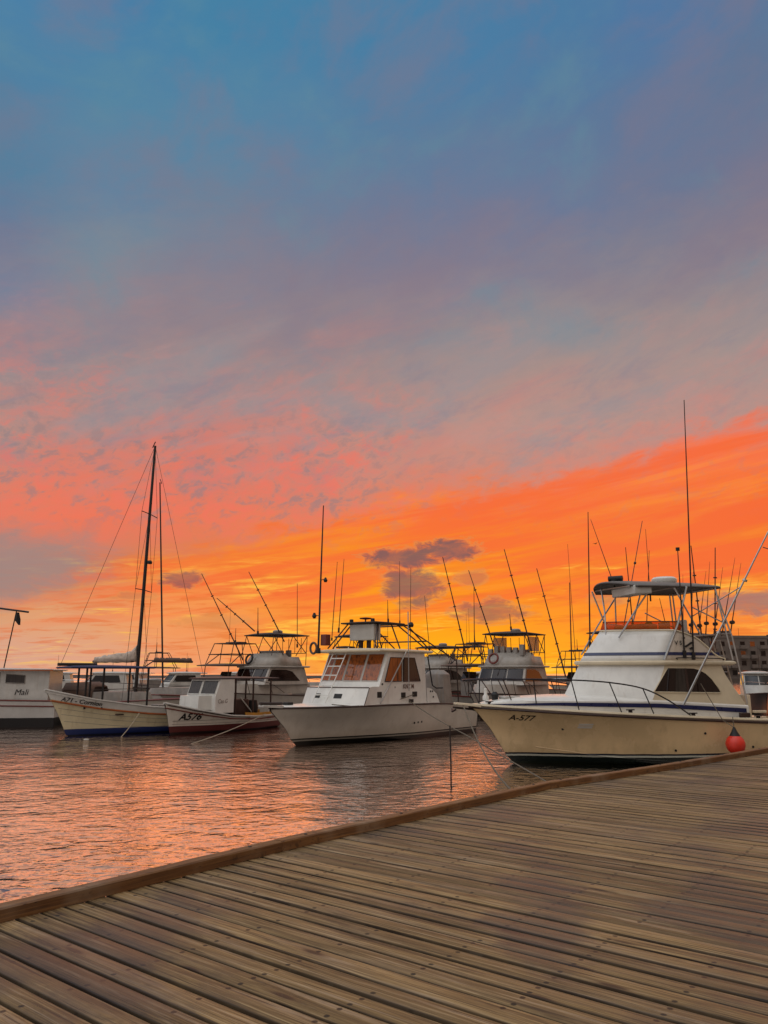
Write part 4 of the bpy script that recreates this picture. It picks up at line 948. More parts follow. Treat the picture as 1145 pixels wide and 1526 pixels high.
# ------------------------------------------------------------------ the cabin boat in the middle
def make_mid_boat():
    t = thing('cabin_boat', 'white cabin fishing boat with ladder on its front windows and grey box on its tower', 'boat', (-3.3, 29.4, 0), math.pi + R(52))
    h = Hull(-10.3, [(-.6, -1.4), (-.2, -.45), (0, 0), (.6, .42), (1.28, 1.24)],
             [(0, 1.62), (.3, 1.78), (.5, 1.82), (.65, 1.74), (.77, 1.48), (.87, 1.0), (.94, .5), (.98, .18), (1, .05)],
             [(0, 1.05), (.12, 1.28), (.3, 1.36), (.6, 1.40), (1, 1.38)],
             [(0, 1.46), (.45, 1.50), (.65, 1.05), (.8, .58), (.92, .2), (1, .012)], [(0, -.05), (.5, 0), (.75, .18), (.9, .36), (1, .5)], [(0, -.5), (.75, -.5), (.92, -.3), (1, -.1)], 1.7)
    hull = h.build(HWHITE, t); h.rail('rub_rail', 1.0, .03, BROWN, t, dz=-.02, out=.01); h.deck(GEL, t, dz=.02, u0=.28); h.inner(GELG, t, .7, .0, .29)
    MB().loft([[(.85, .3, 1.36), (.85, -.3, 1.36), (.85, -.3, 1.45), (.85, .3, 1.45)], [(1.7, .13, 1.42), (1.7, -.13, 1.42), (1.7, -.13, 1.5), (1.7, .13, 1.5)]], True, True, True).build('bow_platform', GELG, t, bevel=.01)
    MB().tube([(1.75, 0, 1.55), (.7, .05, 1.52)], .05, 7).build('anchor', ALUD, t)
    MB().box((.35, .0, 1.48), (.3, .25, .16)).build('windlass', BLACK, t, bevel=.02)
    cr = MB()
    for k, (x, z) in enumerate([(-5.3, .62), (-5.55, .63), (-5.8, .64)]):
        p = h.surf(x, z, 1, 0); cr.tube([p, p + Vector((0, .012, 0))], .045, 8)
    cr.build('drain', BLACK, hull)
    # low front trunk box
    cb = lambda z, dx: [(-2.05 - dx, 1.62, z), (-1.75 - dx, .83, z), (-1.66 - dx, 0, z), (-1.75 - dx, -.83, z), (-2.05 - dx, -1.62, z), (-4.4, -1.62, z), (-4.4, 1.62, z)]
    tb = MB().loft([cb(1.36, 0), cb(2.05, .32), cb(2.09, .5)], True, False, True).build('trunk', GEL, t, smooth=25)
    fq = lambda y, k: Vector((interp([(0, -1.66), (.83, -1.75), (1.62, -2.05)], abs(y)) - .32 * k, y, 1.36 + .69 * k))
    for y0, y1 in ((.28, .64), (-.79, -.47)): panel([fq(y0, .42), fq(y1, .42), fq(y1, .66), fq(y0, .66)], RECT(0, 1, 0, 1), .014, .02).build('porthole', BLACK, tb)
    MB().tube([fq(y / 10 * 1.62, 1.0) + Vector((.01, 0, .01)) for y in range(-10, 11)], .018, 5).tube([fq(1.62, k / 4) + Vector((.0, .008, 0)) for k in range(5)], .016, 5).build('trunk_edge', BROWN, tb)
    # wheelhouse
    def wp(z):
        k = (z - 1.36) / 2.1; x = -2.25 - .98 * k - (.18 if z > 2.1 else 0) * 0
        return [(x - .42, 1.60, z), (x - .12, .84, z), (x, 0, z), (x - .12, -.84, z), (x - .42, -1.60, z), (-6.2 + .1 * k, -1.60, z), (-6.2 + .1 * k, 1.60, z)]
    ho = MB().loft([wp(1.36), wp(2.1), wp(3.42)], True, False, True).build('wheelhouse', GEL, t, smooth=20)
    def wf(y, z):
        k = (z - 1.36) / 2.1; x = -2.25 - .98 * k; a = abs(y)
        return Vector((x - (.12 * a / .84 if a < .84 else .12 + .30 * (a - .84) / .76), y, z))
    for a, b in ((-1.48, -.87), (-.81, -.03), (.03, .81), (.87, 1.48)):
        p = panel([wf(a, 2.30), wf(b, 2.30), wf(b, 3.34), wf(a, 3.34)], RECT(0, 1, 0, 1), .014, .014).build('front_window', GLASSC, ho)
        c = [wf(a, 2.30), wf(b, 2.30), wf(b, 3.34), wf(a, 3.34)]; MB().tube([q + Vector((.02, 0, .01)) for q in c + c[:1]], .016, 5).build('window_frame', GELG, p)
    for sd in (1, -1):
        y = sd * 1.604
        for pts, mt in (([(-3.35, 2.28), (-3.72, 3.22), (-4.45, 3.22), (-4.45, 2.28)], GLASSC), ([(-4.55, 2.28), (-4.55, 3.22), (-5.35, 3.22), (-5.75, 2.28)], GLASSG)):
            w = MB().prism([(x, y, z) for x, z in pts], (0, sd * .012, 0)).build('side_window', mt, ho)
            MB().tube([(x, y + sd * .014, z) for x, z in pts + pts[:1]], .018, 5).build('window_frame', BROWN, w)
        for x, z, w_, h_ in ((-3.0, 1.78, .28, .22), (-4.55, 1.74, .3, .2), (-5.35, 1.76, .3, .2), (-5.1, 1.5, .3, .12)): MB().box((x, y, z), (w_, .05, h_)).build('side_vent', BLACK, ho)
        MB().prism([(x, y, z) for x, z in [(-6.3, 1.36), (-6.3, 2.0), (-6.6, 1.95), (-6.95, 1.75), (-7.2, 1.36)]], (0, -sd * .06, 0)).build('cockpit_wing', GEL, t)
        MB().tube([(-6.3, y + sd * .02, 3.3), (-6.62, y + sd * .02, 2.1), (-6.9, y + sd * .02, 1.98), (-7.4, y + sd * .02, 1.98)], .03, 6).build('aft_rail', BLACK, t)
    m = MB()
    for x, z in ((-6.5, 1.85), (-6.64, 1.85), (-6.7, 1.62), (-3.2, 2.18), (-4.0, 2.05)): m.tube([(x, 1.585, z), (x, 1.62, z)], .04, 8)
    m.build('fitting', BLACK, ho)
    lettering('boat_name', 'KNZ M', .24, lambda a, v: (-4.55 - a, 1.614, 2.0 + v), INKR, ho, bold=.006)
    MB().box((-6.32, .1, 2.2), (.06, .8, 1.6)).build('door', GLASS, ho)
    rf = slab([(-2.62, -.95), (-2.5, 0), (-2.62, .95), (-2.95, 1.68), (-4.6, 1.72), (-6.6, 1.70), (-6.6, 0), (-6.6, -1.70), (-4.6, -1.72), (-2.95, -1.68)], 3.42, 3.54, .08).build('roof', WARM, t, smooth=35)
    MB().lathe([(0, 0), (.42, 0), (.40, .06), (0, .09)], (-3.7, -.75, 3.63), 16).build('roof_hatch', BLACK, rf)
    # ladder leaning on the front
    a0, a1 = Vector((-1.55, -.35, 1.42)), Vector((-2.95, -.35, 3.62)); b0, b1 = Vector((-1.55, .12, 1.42)), Vector((-2.95, .12, 3.62))
    a0, a1, b0, b1 = [p + Vector((.06, q_, 0)) for p, q_ in ((a0, -.22), (a1, -.22), (b0, .0), (b1, .0))]
    L = [[a0, a1], [b0, b1]] + [[a0.lerp(a1, k), b0.lerp(b1, k)] for k in (.16, .33, .50, .66, .80, .92)]
    tubes('ladder', L, .022, GEL, t)
    tubes('grab_pole', [[(-3.0, 1.68, 1.46), (-4.6, 1.74, 3.45), .026], [(-4.75, 1.76, 1.9), (-4.8, 1.70, 5.1), .022]], .024, ALU, t)
    # tower
    z0, zt = 3.6, 4.62
    T = []
    for sd in (1, -1):
        T += [[(-3.4, sd * 1.2, z0), (-4.05, sd * .72, zt)], [(-3.15, sd * 1.25, z0), (-3.9, sd * .8, zt)], [(-5.9, sd * .85, zt), (-6.9, sd * 1.3, z0)], [(-5.3, sd * .75, zt), (-6.6, sd * 1.35, z0)],
              [(-5.6, sd * .8, zt), (-8.9, sd * 1.4, 3.15)], [(-8.9, sd * 1.4, 3.15), (-9.0, sd * 1.4, 1.1)], [(-4.1, sd * .75, zt), (-6.2, sd * .9, zt)], [(-4.9, sd * .75, zt), (-4.9, sd * 1.2, z0)]]
    T += [[(-6.1, .9, zt), (-6.1, -.9, zt)], [(-6.6, 1.35, 3.95), (-6.6, -1.35, 3.95)]]
    tubes('tower_frame', T, .03, ALUD, t)
    slab([(-3.6, -.95), (-3.5, 0), (-3.6, .95), (-4.5, 1.02), (-5.6, .95), (-5.6, -.95), (-4.5, -1.02)], zt, zt + .06, .02).build('tower_platform', CANV, t)
    MB().box((-4.05, .02, 4.27), (.45, 1.32, .66)).build('control_box', GELG, t, bevel=.03)
    MB().box((-4.2, -.32, 3.78), (.14, .14, .4)).box((-4.2, .1, 3.78), (.14, .14, .4)).build('pedestal', BROWN, t)
    MB().lathe([(0, 0), (.03, 0), (.03, .12), (.24, .15), (.26, .19), (.05, .22), (0, .22)], (-4.1, 0, 4.68), 14).build('radar', REDT, t)
    for (x, y) in ((-3.9, -.6), (-3.9, .55)): MB().lathe([(0, 0), (.09, 0), (.08, .14), (0, .15)], (x, y, 4.68), 8).build('lamp', BLACK, t)
    MB().lathe([(0, 0), (.1, 0), (.13, .1), (.08, .2), (0, .22)], (-6.1, .9, 4.55), 10).build('tower_light', BLACK, t)
    # mast and whips
    antenna(t, (-2.75, -1.42, 3.4), (-2.95, -1.44, 9.7), .05, 'mast')
    MB().lathe([(0, 0), (.06, 0), (.09, .08), (.03, .2), (0, .2)], (-2.87, -1.18, 6.35), 10).tube([(-2.87, -1.43, 6.45), (-2.87, -1.18, 6.5)], .015, 5).build('mast_light', BLACK, t)
    MB().lathe([(0, 0), (.05, 0), (.1, .1), (.04, .24), (0, .24)], (-2.8, -1.72, 4.85), 8).tube([(-2.8, -1.44, 4.95), (-2.8, -1.75, 5.0)], .015, 5).build('mast_lamp', BLACK, t)
    MB().box((-2.95, -1.2, 3.95), (.3, .3, .45)).build('mast_box', REDT, t, bevel=.02)
    free(lifering(t, (-2.72, -1.66, 3.62), .22, (1, -.2, 0), CANVBR), t, 'brown life ring hung at the foot of the mast of the white cabin boat', 'life ring')
    antenna(t, w2l(t, (-1.95, 33.5, 4.3)), w2l(t, (-1.75, 33.5, 7.5)), .022); antenna(t, (-4.5, .9, 4.6), (-4.45, .9, 5.6), .02); antenna(t, (-5.7, .6, 4.6), (-5.7, .6, 7.4), .016)
    free(lifering(t, (-3.9, -1.70, 2.0), .32, (0, 1, 0), BLACK, 'coiled_hose'), t, 'black coiled hose hung on the far side of the white cabin boat', 'hose')
    # cockpit fittings
    hc = [(-8.35, 1.1), (-8.95, 1.1), (-9.1, .9), (-9.1, .15), (-8.95, 0), (-8.35, 0), (-8.25, .15), (-8.25, .95)]
    MB().loft([[(x, y, .9) for x, y in hc], [(x, y, 1.45) for x, y in hc], [(-8.6 + (x + 8.65) * .86, .55 + (y - .55) * .9, 2.55) for x, y in hc], [(-8.55 + (x + 8.6) * .5, .55 + (y - .55) * .5, 2.74) for x, y in hc]], True, True, True).build('cockpit_console', GELD, t, bevel=.02)
    st = MB()
    for k, (y, z) in enumerate([(.32, 2.0), (.55, 2.1), (.78, 2.0), (.45, 1.85), (.68, 1.84)]): st.box((-8.28, y, z), (.03, .15, .13))
    st.build('sticker', STICK, t)
    MB().box((-7.6, 0, 1.2), (1.0, 1.6, .6)).build('engine_hatch', GELD, t, bevel=.05)
    return t, h
MID, MID_H = make_mid_boat()

# ------------------------------------------------------------------ the two open wooden boats and the cabin boat on the left
def make_a576():
    t = thing('wooden_fishing_boat', 'small white wooden boat A576 with red-brown trim, boxy cabin and brown awning', 'boat', (-9.3, 34.6, 0), math.pi + R(55))
    h = Hull(-6.5, [(-.5, -.9), (0, -.05), (.7, .12), (1.35, .32)],
             [(0, .75), (.15, .98), (.4, 1.12), (.6, 1.08), (.78, .82), (.9, .45), (.97, .17), (1, .04)],
             [(0, .66), (.3, .62), (.55, .72), (.8, 1.02), (1, 1.34)], [(0, .55), (.3, .82), (.6, .75), (.8, .42), (.93, .12), (1, .01)],
             [(0, .1), (.3, .0), (.7, .05), (1, .25)], [(0, -.2), (.3, -.5), (.8, -.5), (1, -.15)], 1.0, rake=-.35)
    hull = h.build(HRED, t)
    h.rail('red_strake', .80, .03, REDT, hull, out=.008); h.rail('gunwale', 1.0, .04, GELG, t); h.rail('brown_line', .93, .022, BROWN, hull, .38, .99, out=.012)
    h.deck(GELG, t, dz=-.08, u0=.66); h.inner(OCHRE, t, .45, .01, .67)
    m = MB()
    for sd in (1, -1): m.loft([[p + Vector((0, 0, -.01)), p + Vector((0, -sd * .03, .16)), p + Vector((0, -sd * .07, .16)), p + Vector((0, -sd * .07, -.01))] for p in h.line(1.0, sd, .0, .42)], True, True, True)
    m.build('washboard', OCHRE, t, smooth=30)
    lettering('registration_number', 'A576', .40, lambda a, v: h.surf(-.35 - a * 1.0, .60 + v * 1.0, 1, .01), INK, hull, shear=.12, bold=.012)
    ln = MB()
    for z in (.42, .56):
        ln.tube([h.surf(-.1 - 5.8 * k / 20, z, 1, .002) for k in range(21)], .008, 4)
    ln.build('plank_seam', BROWN, hull)
    q = lambda z, k: [(-1.0 - .5 * k, .62, z), (-.9 - .5 * k, 0, z), (-1.0 - .5 * k, -.62, z), (-2.3, -.85, z), (-2.3, .85, z)]
    MB().loft([[(x, y, 1.0) for x, y, _ in q(0, 0)], q(1.62, .1)], True, False, True).build('trunk', GEL, t)
    wp = lambda z, k: [(-1.72 - .35 * k, .96, z), (-1.62 - .35 * k, 0, z), (-1.72 - .35 * k, -.96, z), (-2.85, -.96, z), (-2.85, .96, z)]
    ho = MB().loft([wp(.85, 0), wp(1.6, .0), wp(2.33, .8)], True, False, True).build('cabin', GEL, t, smooth=20)
    wf = lambda y, z: Vector((-1.62 - .10 * abs(y) / .96 - .28 * max(0, (z - 1.6) / .73), y, z))
    for a, b in ((-.90, -.04), (.04, .90)):
        c = [wf(a, 1.68), wf(b, 1.68), wf(b, 2.27), wf(a, 2.27)]; w = panel(c, RECT(0, 1, 0, 1), .012, .012).build('front_window', GLASSG, ho)
        MB().tube([p + Vector((.02, 0, 0)) for p in c + c[:1]], .022, 5).build('window_frame', GEL, w)
    lettering('boat_name', 'Cas G', .26, lambda a, v: (-1.85 - a * .9, .972, 1.28 + v), INKR, ho, shear=.2)
    slab([(-1.8, -.98), (-1.7, 0), (-1.8, .98), (-3.4, 1.0), (-5.9, .95), (-5.9, -.95), (-3.4, -1.0)], 2.33, 2.39, .06).build('awning', BROWN, t)
    posts('awning_post', [[(x, sd * .86, .6), (x, sd * .84, 2.35)] for x in (-3.05, -4.2, -5.4) for sd in (1, -1)], .045, BROWN, t)
    MB().box((-3.7, .2, 1.0), (1.0, .8, .8)).build('engine_box', BROWN, t, bevel=.05)
    MB().lathe([(0, 0), (.28, 0), (.30, .3), (.24, .62), (0, .66)], (-4.9, .1, .7), 14).build('barrel', BLACK, None); free(bpy.data.objects['barrel'], t, 'dark barrel standing in the stern of boat A576', 'barrel')
    tubes('tiller', [[(-3.6, .6, 1.5), (-4.3, .7, .8), .03]], .03, GELG, t)
    return t, h
A5, A5_H = make_a576()

def make_a71():
    t = thing('wooden_fishing_boat', 'long cream open wooden boat A71 with orange rubbing strake and navy awning on posts', 'boat', (-13.4, 33.8, 0), math.pi + R(44))
    h = Hull(-8.2, [(-.5, -1.0), (0, 0), (.9, .42), (1.95, 1.06)],
             [(0, .85), (.15, 1.05), (.4, 1.22), (.6, 1.15), (.78, .82), (.9, .42), (.97, .15), (1, .035)],
             [(0, 1.0), (.3, .98), (.55, 1.15), (.8, 1.5), (1, 1.93)], [(0, .6), (.3, .85), (.6, .75), (.8, .40), (.93, .11), (1, .01)],
             [(0, .12), (.3, .0), (.7, .08), (1, .3)], [(0, -.2), (.3, -.5), (.8, -.5), (1, -.15)], 1.0)
    hull = h.build(HBLUE, t)
    h.rail('orange_strake', .72, .04, ORT, hull, out=.01); h.rail('gunwale', 1.0, .04, GELG, t)
    for k in (.2, .38, .54): h.rail('plank_seam', k, .009, GELD, hull, 0, .985, out=.0)
    m = MB()                                                  # pale topside strake above the orange line
    for sd in (1, -1): m.loft([[h.pt(u, .76, sd) + Vector((0, sd * .007, 0)), h.pt(u, .98, sd) + Vector((0, sd * .007, 0))] for u in h.us()], False)
    m.build('top_strake', GEL, hull)
    h.deck(GELG, t, dz=-.12, u0=.78); h.inner(GELD, t, .6, .02, .79)
    lettering('registration_number', 'A71 - Cornion', .245, lambda a, v: h.surf(.42 - a * 1.05, 1.47 - a * .165 + v, 1, .035), INK, hull, shear=.2, bold=.004)
    slab([(.35, -.85), (.35, 0), (.35, .85), (-1.2, 1.0), (-3.4, 1.0), (-3.4, -1.0), (-1.2, -1.0)], 2.80, 2.87, .08).build('awning', CANVB, t)
    posts('awning_post', [[(x, sd * y, 1.1), (x, sd * y, 2.82)] for x, y in ((-.5, .42), (-1.15, .66), (-3.1, .9)) for sd in (1, -1)], .045, BLACK, t)
    tubes('rolled_cover', [[(.3, -.8, 2.98), (-1.4, -.7, 2.98), .07]], .07, CANV, t)
    for x in (-1.9, -3.6, -5.2): MB().box((x, 0, .85), (.28, 1.9, .05)).build('thwart', BROWN, t)
    MB().box((-4.4, .0, .9), (.9, .7, .6)).build('engine_box', GELD, t, bevel=.04)
    return t, h
A7, A7_H = make_a71()

def make_left_boat():
    t = thing('cabin_boat', 'white cabin boat with black waterline cut off by the left edge of the picture', 'boat', (-26.0, 39.4, 0), math.pi + R(8))
    h = std_hull(9.6, 3.2, 1.25, 1.6, 1.0); hull = h.build(HLEFT, t)
    h.rail('red_strake', .80, .035, REDT, hull, out=.01); h.rail('gunwale', 1.0, .04, REDT, t); h.deck(GELG, t, u0=.3); h.inner(GELD, t, .5, 0, .12)
    sd = 1.28
    ho = MB().loft([ring(plan(-3.4, sd, .4, -9.2, p=2), 1.2), ring(plan(-3.6, sd * .97, .4, -9.2, p=2), 2.72)], True, False, True).build('cabin', GELG, t, smooth=30)
    y = lambda z: sd * (1 - .03 * (z - 1.2) / 1.52) + .004
    for pts in ([(-6.75, 1.42), (-6.75, 1.86), (-5.4, 1.86), (-5.4, 1.42)], [(-8.05, 2.10), (-8.05, 2.50), (-7.15, 2.56), (-7.15, 2.14)], [(-6.85, 2.06), (-6.85, 2.62), (-5.8, 2.62), (-5.8, 2.06)], [(-4.9, 2.1), (-4.9, 2.6), (-4.1, 2.6), (-4.1, 2.1)]):
        w = MB().prism([(x, y(z), z) for x, z in pts], (0, .014, 0)).build('side_window', GLASSG, ho)
        MB().tube([(x, y(z) + .016, z) for x, z in pts + pts[:1]], .02, 5).build('window_frame', GELD, w)
    lettering('boat_name', 'Mali', .40, lambda a, v: (-7.6 - a, y(1.6) + .014, 1.55 + v), INK, ho, shear=.25)
    slab([(-3.2, -1.25), (-3.1, 0), (-3.2, 1.25), (-6, 1.45), (-9.4, 1.45), (-9.4, -1.45), (-6, -1.45)], 2.72, 2.80, .07).build('roof', GELG, t)
    MB().box((-6.3, 1.47, 2.75), (6.2, .03, .07)).build('roof_trim', ORT, t)
    tubes('roof_rail', [[(-4.5, .9, 2.85), (-4.5, .9, 3.2), (-6.4, .9, 3.2), (-6.4, .9, 2.85)]], .04, BLACK, t)
    MB().box((-4.2, .5, 3.05), (.9, .6, .4)).build('roof_locker', GELD, t, bevel=.03)
    tubes('lamp_pole', [[(-6.75, .5, 2.8), (-7.1, .5, 5.75), .03], [(-7.7, .5, 5.68), (-5.0, .5, 6.02), .05], [(-5.9, .5, 5.88), (-5.0, .5, 5.55), .035]], .03, MASTM, t)
    MB().loft([[(-7.16 + a * .08, .5 + b * .08, 5.66) for a, b in ((1, 0), (0, 1), (-1, 0), (0, -1))], [(-7.18 + a * .16, .5 + b * .12, 5.3) for a, b in ((1, 0), (0, 1), (-1, 0), (0, -1))], [(-7.3 + a * .05, .5 + b * .04, 5.02) for a, b in ((1, 0), (0, 1), (-1, 0), (0, -1))]], True, True, True).build('furled_flag', BLACK, t)
    return t, h
make_left_boat()

# ------------------------------------------------------------------ sailing boats
def sailboat(label, loc, deg, L, hm, mh, lean, boom, hullm, cover, spread=True, stays=True, dodger=True, mr=.10):
    t = thing('sailing_boat', label, 'sailing boat', loc, math.pi + R(deg))
    h = std_hull(L, L * .29, 1.0, 1.35, 1.2, .7, .6); h.build(hullm, t); h.rail('rub_rail', 1.0, .04, REDT, t); h.deck(GELD, t)
    MB().loft([ring(plan(-L * .22, .5, .8, -L * .62, .95, p=2), 1.0), ring(plan(-L * .26, .45, .7, -L * .61, .85, p=2), 1.62)], True, False, True).build('coachroof', GELD, t, smooth=30)
    mx = -L * .36; base = Vector((mx, 0, 1.1)); top = base + Vector((lean[0], lean[1], mh - 1.1)); ax = (top - base)
    MB().tube([base, base + ax * .5, top], [mr, mr * .95, mr * .7], 10).build('mast', MASTM, t)
    MB().tube([top - Vector((.15, 0, .1)), top + Vector((0, 0, .25))], .03, 6).build('masthead', BLACK, t)
    if spread:
        for k in (.42, .72):
            p = base + ax * k; MB().tube([p + Vector((0, 1.0, -.03)), p, p + Vector((0, -1.0, -.03))], .028, 6).build('spreader', MASTM, t)
        p = base + ax * .52; MB().lathe([(0, 0), (.13, .02), (.15, .12), (.1, .2), (0, .22)], p + Vector((.22, 0, 0)), 10).build('deck_light', BLACK, t)
    if stays:
        S = [[top, (1.1, 0, 1.45)], [top, (-L + .1, 0, 1.2)]]
        for sd in (1, -1):
            p1, p2 = base + ax * .42, base + ax * .72; c = Vector((mx - .2, sd * L * .135, 1.1))
            S += [[top, p2 + Vector((0, sd, -.03))], [p2 + Vector((0, sd, -.03)), p1 + Vector((0, sd, -.03))], [p1 + Vector((0, sd, -.03)), c], [p1, c + Vector((.5, 0, 0))], [p2, p1 + Vector((0, sd, -.03))]]
        tubes('rigging', S, .011, MASTM, t, 4)
    if boom:
        b0 = base + ax * .152 + Vector((.7 if mr < .09 else 0, 0, 0)); b1 = b0 + Vector((-boom, 0, -.05))
        bo = MB().tube([b0, b1], .07, 8).build('boom', MASTM, t)
        rings = []; N = 34; roll = mr < .09
        for i in range(N + 1):
            k = i / N; p = b0.lerp(b1, .02 + k * .96)
            hh = .34 if roll else (.66 - .34 * k ** .8 + .30 * max(0, .16 - k) / .16)
            ww = (.17 if roll else .22 - .09 * k); tie = 1 - .16 * (abs((k * 7) % 1 - .5) > .42)
            if i in (0, N): tie *= .55
            f_ = lambda a: 1 + (0 if roll else .10 * math.sin(5 * a + 9 * k) + .07 * math.sin(23 * k + 2 * a))
            rings.append([p + Vector((0, ww * tie * f_(a) * math.cos(a), -.08 + hh * tie * (.5 + .5 * f_(a) * math.sin(a)))) for a in [2 * math.pi * j / 16 for j in range(16)]])
        MB().loft(rings, True, True, True).build('furled_sail', cover, bo, smooth=60)
    if dodger:
        q = lambda x, w, z: [(x, w, 1.05), (x, w, z * .8), (x, w * .7, z), (x, -w * .7, z), (x, -w, z * .8), (x, -w, 1.05)]
        MB().loft([q(-L * .60, .95, 1.9), q(-L * .66, 1.05, 2.15), q(-L * .80, 1.1, 2.1)], False).build('spray_hood', CANVBR, t, solid=.03)
    rl = [[(-L + .2, sd * L * .12, 1.0), (-L + .2, sd * L * .12, 1.7), (-L * .5, sd * L * .145, 1.75), (-.6, sd * .4, 1.9), (.8, 0, 1.95)] for sd in (1, -1)]
    tubes('guard_rail', rl, .014, ALUD, t, 5)
    return t
sailboat('tall-masted sailing boat with grey sail bundled on its boom behind the navy awning', (-10.45, 42.2, 0), 172, 8.2, 0, 15.4, (.2, .1), 2.6, HWHITE, SAIL)
sailboat('sailing boat with bare mast and a brown rolled sail cover right of the tallest mast', (-18.6, 55.5, 0), -6, 9.0, 0, 16.4, (1.2, -.1), 2.9, HGREY, CANVBR, spread=False, stays=False, mr=.065)

# ------------------------------------------------------------------ sport fishers behind
def at(px, Y): return ((px - 572.5) / 1150 * Y * 0.99, Y, 0)
def lr(t, fx, wl): free(lifering(t, (fx - .75, -.4, 3.5), .3, (1, 0, .3), BLACK), t, 'black life ring on the bridge front of the sport fisher behind boat A576', 'life ring')
def lr2(t, fx, wl):
    free(lifering(t, (fx - .72, -.55, 3.5), .3, (1, 0, .3), REDT), t, 'red-brown life ring on the bridge front of the sport fisher left of the A-577', 'life ring')
    MB().box((fx - 2.6, -wl * .6, 4.4), (.03, .9, .9)).build('clear_curtain', VINYL, t); MB().box((fx - 2.6, wl * .85, 4.4), (1.6, .03, .9)).build('clear_curtain', VINYL, t)
    m = MB()
    for k in range(6): m.box((fx - 1.5, -wl * .7 + k * wl * .27, 3.9 + .1 * (k % 2)), (.3, .3, .4 + .15 * (k % 3)))
    m.build('bridge_gear', GELD, t, bevel=.04)
sportfisher('grey-white sport fisher with dark hardtop between boat A576 and the white cabin boat', (*at(320, 48)[:2], 0), 50, wwhip=[((-5.54, 50, 4.2), (-5.63, 50, 8.3), .03), ((-8.0, 49.5, 5.0), (-8.05, 49.5, 6.7), .035)],
            wrigs=[((-8.8, 49, 3.4), (-11.4, 48, 8.77)), ((-6.5, 51, 4.6), (-8.9, 50.5, 9.2)), ((-8.2, 49.5, 5.2), (-10.6, 49, 7.3))], extras=(lr,))
sportfisher('sport fisher with life ring on its bridge between the white cabin boat and the A-577', (*at(712, 46)[:2], 0), 56, wwhip=[((5.54, 48, 4.0), (5.6, 48, 7.9), .03), ((7.83, 48, 5.2), (7.77, 48, 6.2), .03)],
            wrigs=[((4.95, 46.5, 3.3), (3.53, 46, 9.53)), ((6.9, 49, 4.2), (5.4, 49, 9.1))], extras=(lr2,))
sportfisher('sport fisher with tall outriggers mostly hidden behind the bow of the A-577', (*at(850, 43)[:2], 0), 40, wwhip=[((10.22, 43, 1.35), (10.36, 43, 7.56), .045), ((10.75, 44, 2.7), (10.6, 44, 9.9), .018)],
            wrigs=[((8.3, 44, 3.8), (6.85, 43.5, 9.6)), ((9.9, 43, 2.4), (8.56, 43, 8.43))], dz=-.1)
sportfisher('sport fisher with dark bridge canopy and fishing rods behind the stern of the A-577', (*at(1006, 37)[:2], 0), 66, L=9, wwhip=[((13.43, 40, 4.4), (13.9, 40, 8.9), .025), ((14.61, 40, 4.2), (13.9, 39, 6.3), .025)],
            wrigs=[((15.9, 39, 3.2), (15.3, 38, 8.9)), ((16.2, 38.5, 3.0), (16.5, 38, 8.8)), ], dz=-.55)
sportfisher('pale boat with low bridge canopy seen past the stern of the white cabin boat', (*at(585, 58)[:2], 0), 40, L=11, wwhip=[((2.01, 60, 4.2), (2.1, 60, 10.7), .03), ((3.5, 60, 4.2), (3.1, 59, 8.4), .03), ((.3, 60, 4.2), (.27, 60, 7.5), .02)], dz=-.5)
sportfisher('boat with flat dark canopy just left of the white cabin boat tower', (*at(452, 58)[:2], 0), 35, L=11, wwhip=[((-3.95, 59, 5.0), (-3.6, 59, 11.0), .035)], dz=.35)

def open_boat(label, loc, deg, L=8.5):
    t = thing('open_fishing_boat', label, 'boat', loc, math.pi + R(deg))
    h = std_hull(L, 3.0, .95, 1.35); h.build(HGREY, t); h.rail('rub_rail', 1.0, .04, REDT, t); h.deck(GELD, t, u0=.55); h.inner(GELD, t, .6, 0, .56)
    MB().box((-L * .5, 0, 1.5), (1.2, 1.2, 1.2)).build('console', GELD, t, bevel=.08)
    MB().prism([(-L * .5 + .62, -.55, 2.1), (-L * .5 + .62, .55, 2.1), (-L * .5 + .35, .5, 2.7), (-L * .5 + .35, -.5, 2.7)], (.02, 0, 0)).build('windscreen', GLASSG, t)
    hardtop(t, -L * .28, -L * .78, 1.35, 3.05, CANVBR, .1, 'canopy')
    zt = 4.5; F = []
    for sd in (1, -1):
        F += [[(-L * .34, sd * 1.2, 1.1), (-L * .36, sd * 1.15, 3.05)], [(-L * .74, sd * 1.2, 1.0), (-L * .72, sd * 1.15, 3.05)], [(-L * .36, sd * 1.2, 3.1), (-L * .42, sd * .95, zt)], [(-L * .74, sd * 1.2, 3.1), (-L * .64, sd * .95, zt)],
              [(-L * .5, sd * 1.2, 3.1), (-L * .5, sd * .95, zt)], [(-L * .42, sd * .95, zt), (-L * .64, sd * .95, zt)], [(-L * .38, sd * 1.08, 3.8), (-L * .69, sd * 1.08, 3.8)], [(-L * .36, sd * 1.2, 3.1), (-L * .5, sd * 1.05, 3.9)]]
    F += [[(-L * f, .95, zt), (-L * f, -.95, zt)] for f in (.42, .53, .64)] + [[(-L * .38, 1.08, 3.8), (-L * .38, -1.08, 3.8)]]
    tubes('tower_frame', F, .03, ALUD, t, 6)
    MB().box((-L * .53, .1, zt + .06), (.7, 1.3, .1)).build('tower_pad', CANV, t, bevel=.03)
    antenna(t, (-L * .5, .3, zt), (-L * .5, .3, zt + 1.0), .03); antenna(t, (-L * .5, -.3, zt), (-L * .5, -.3, zt + 2.4), .012)
    return t
open_boat('open boat with a pipe tower over a flat canopy behind boat A576', (*at(268, 48)[:2], 0), 52)

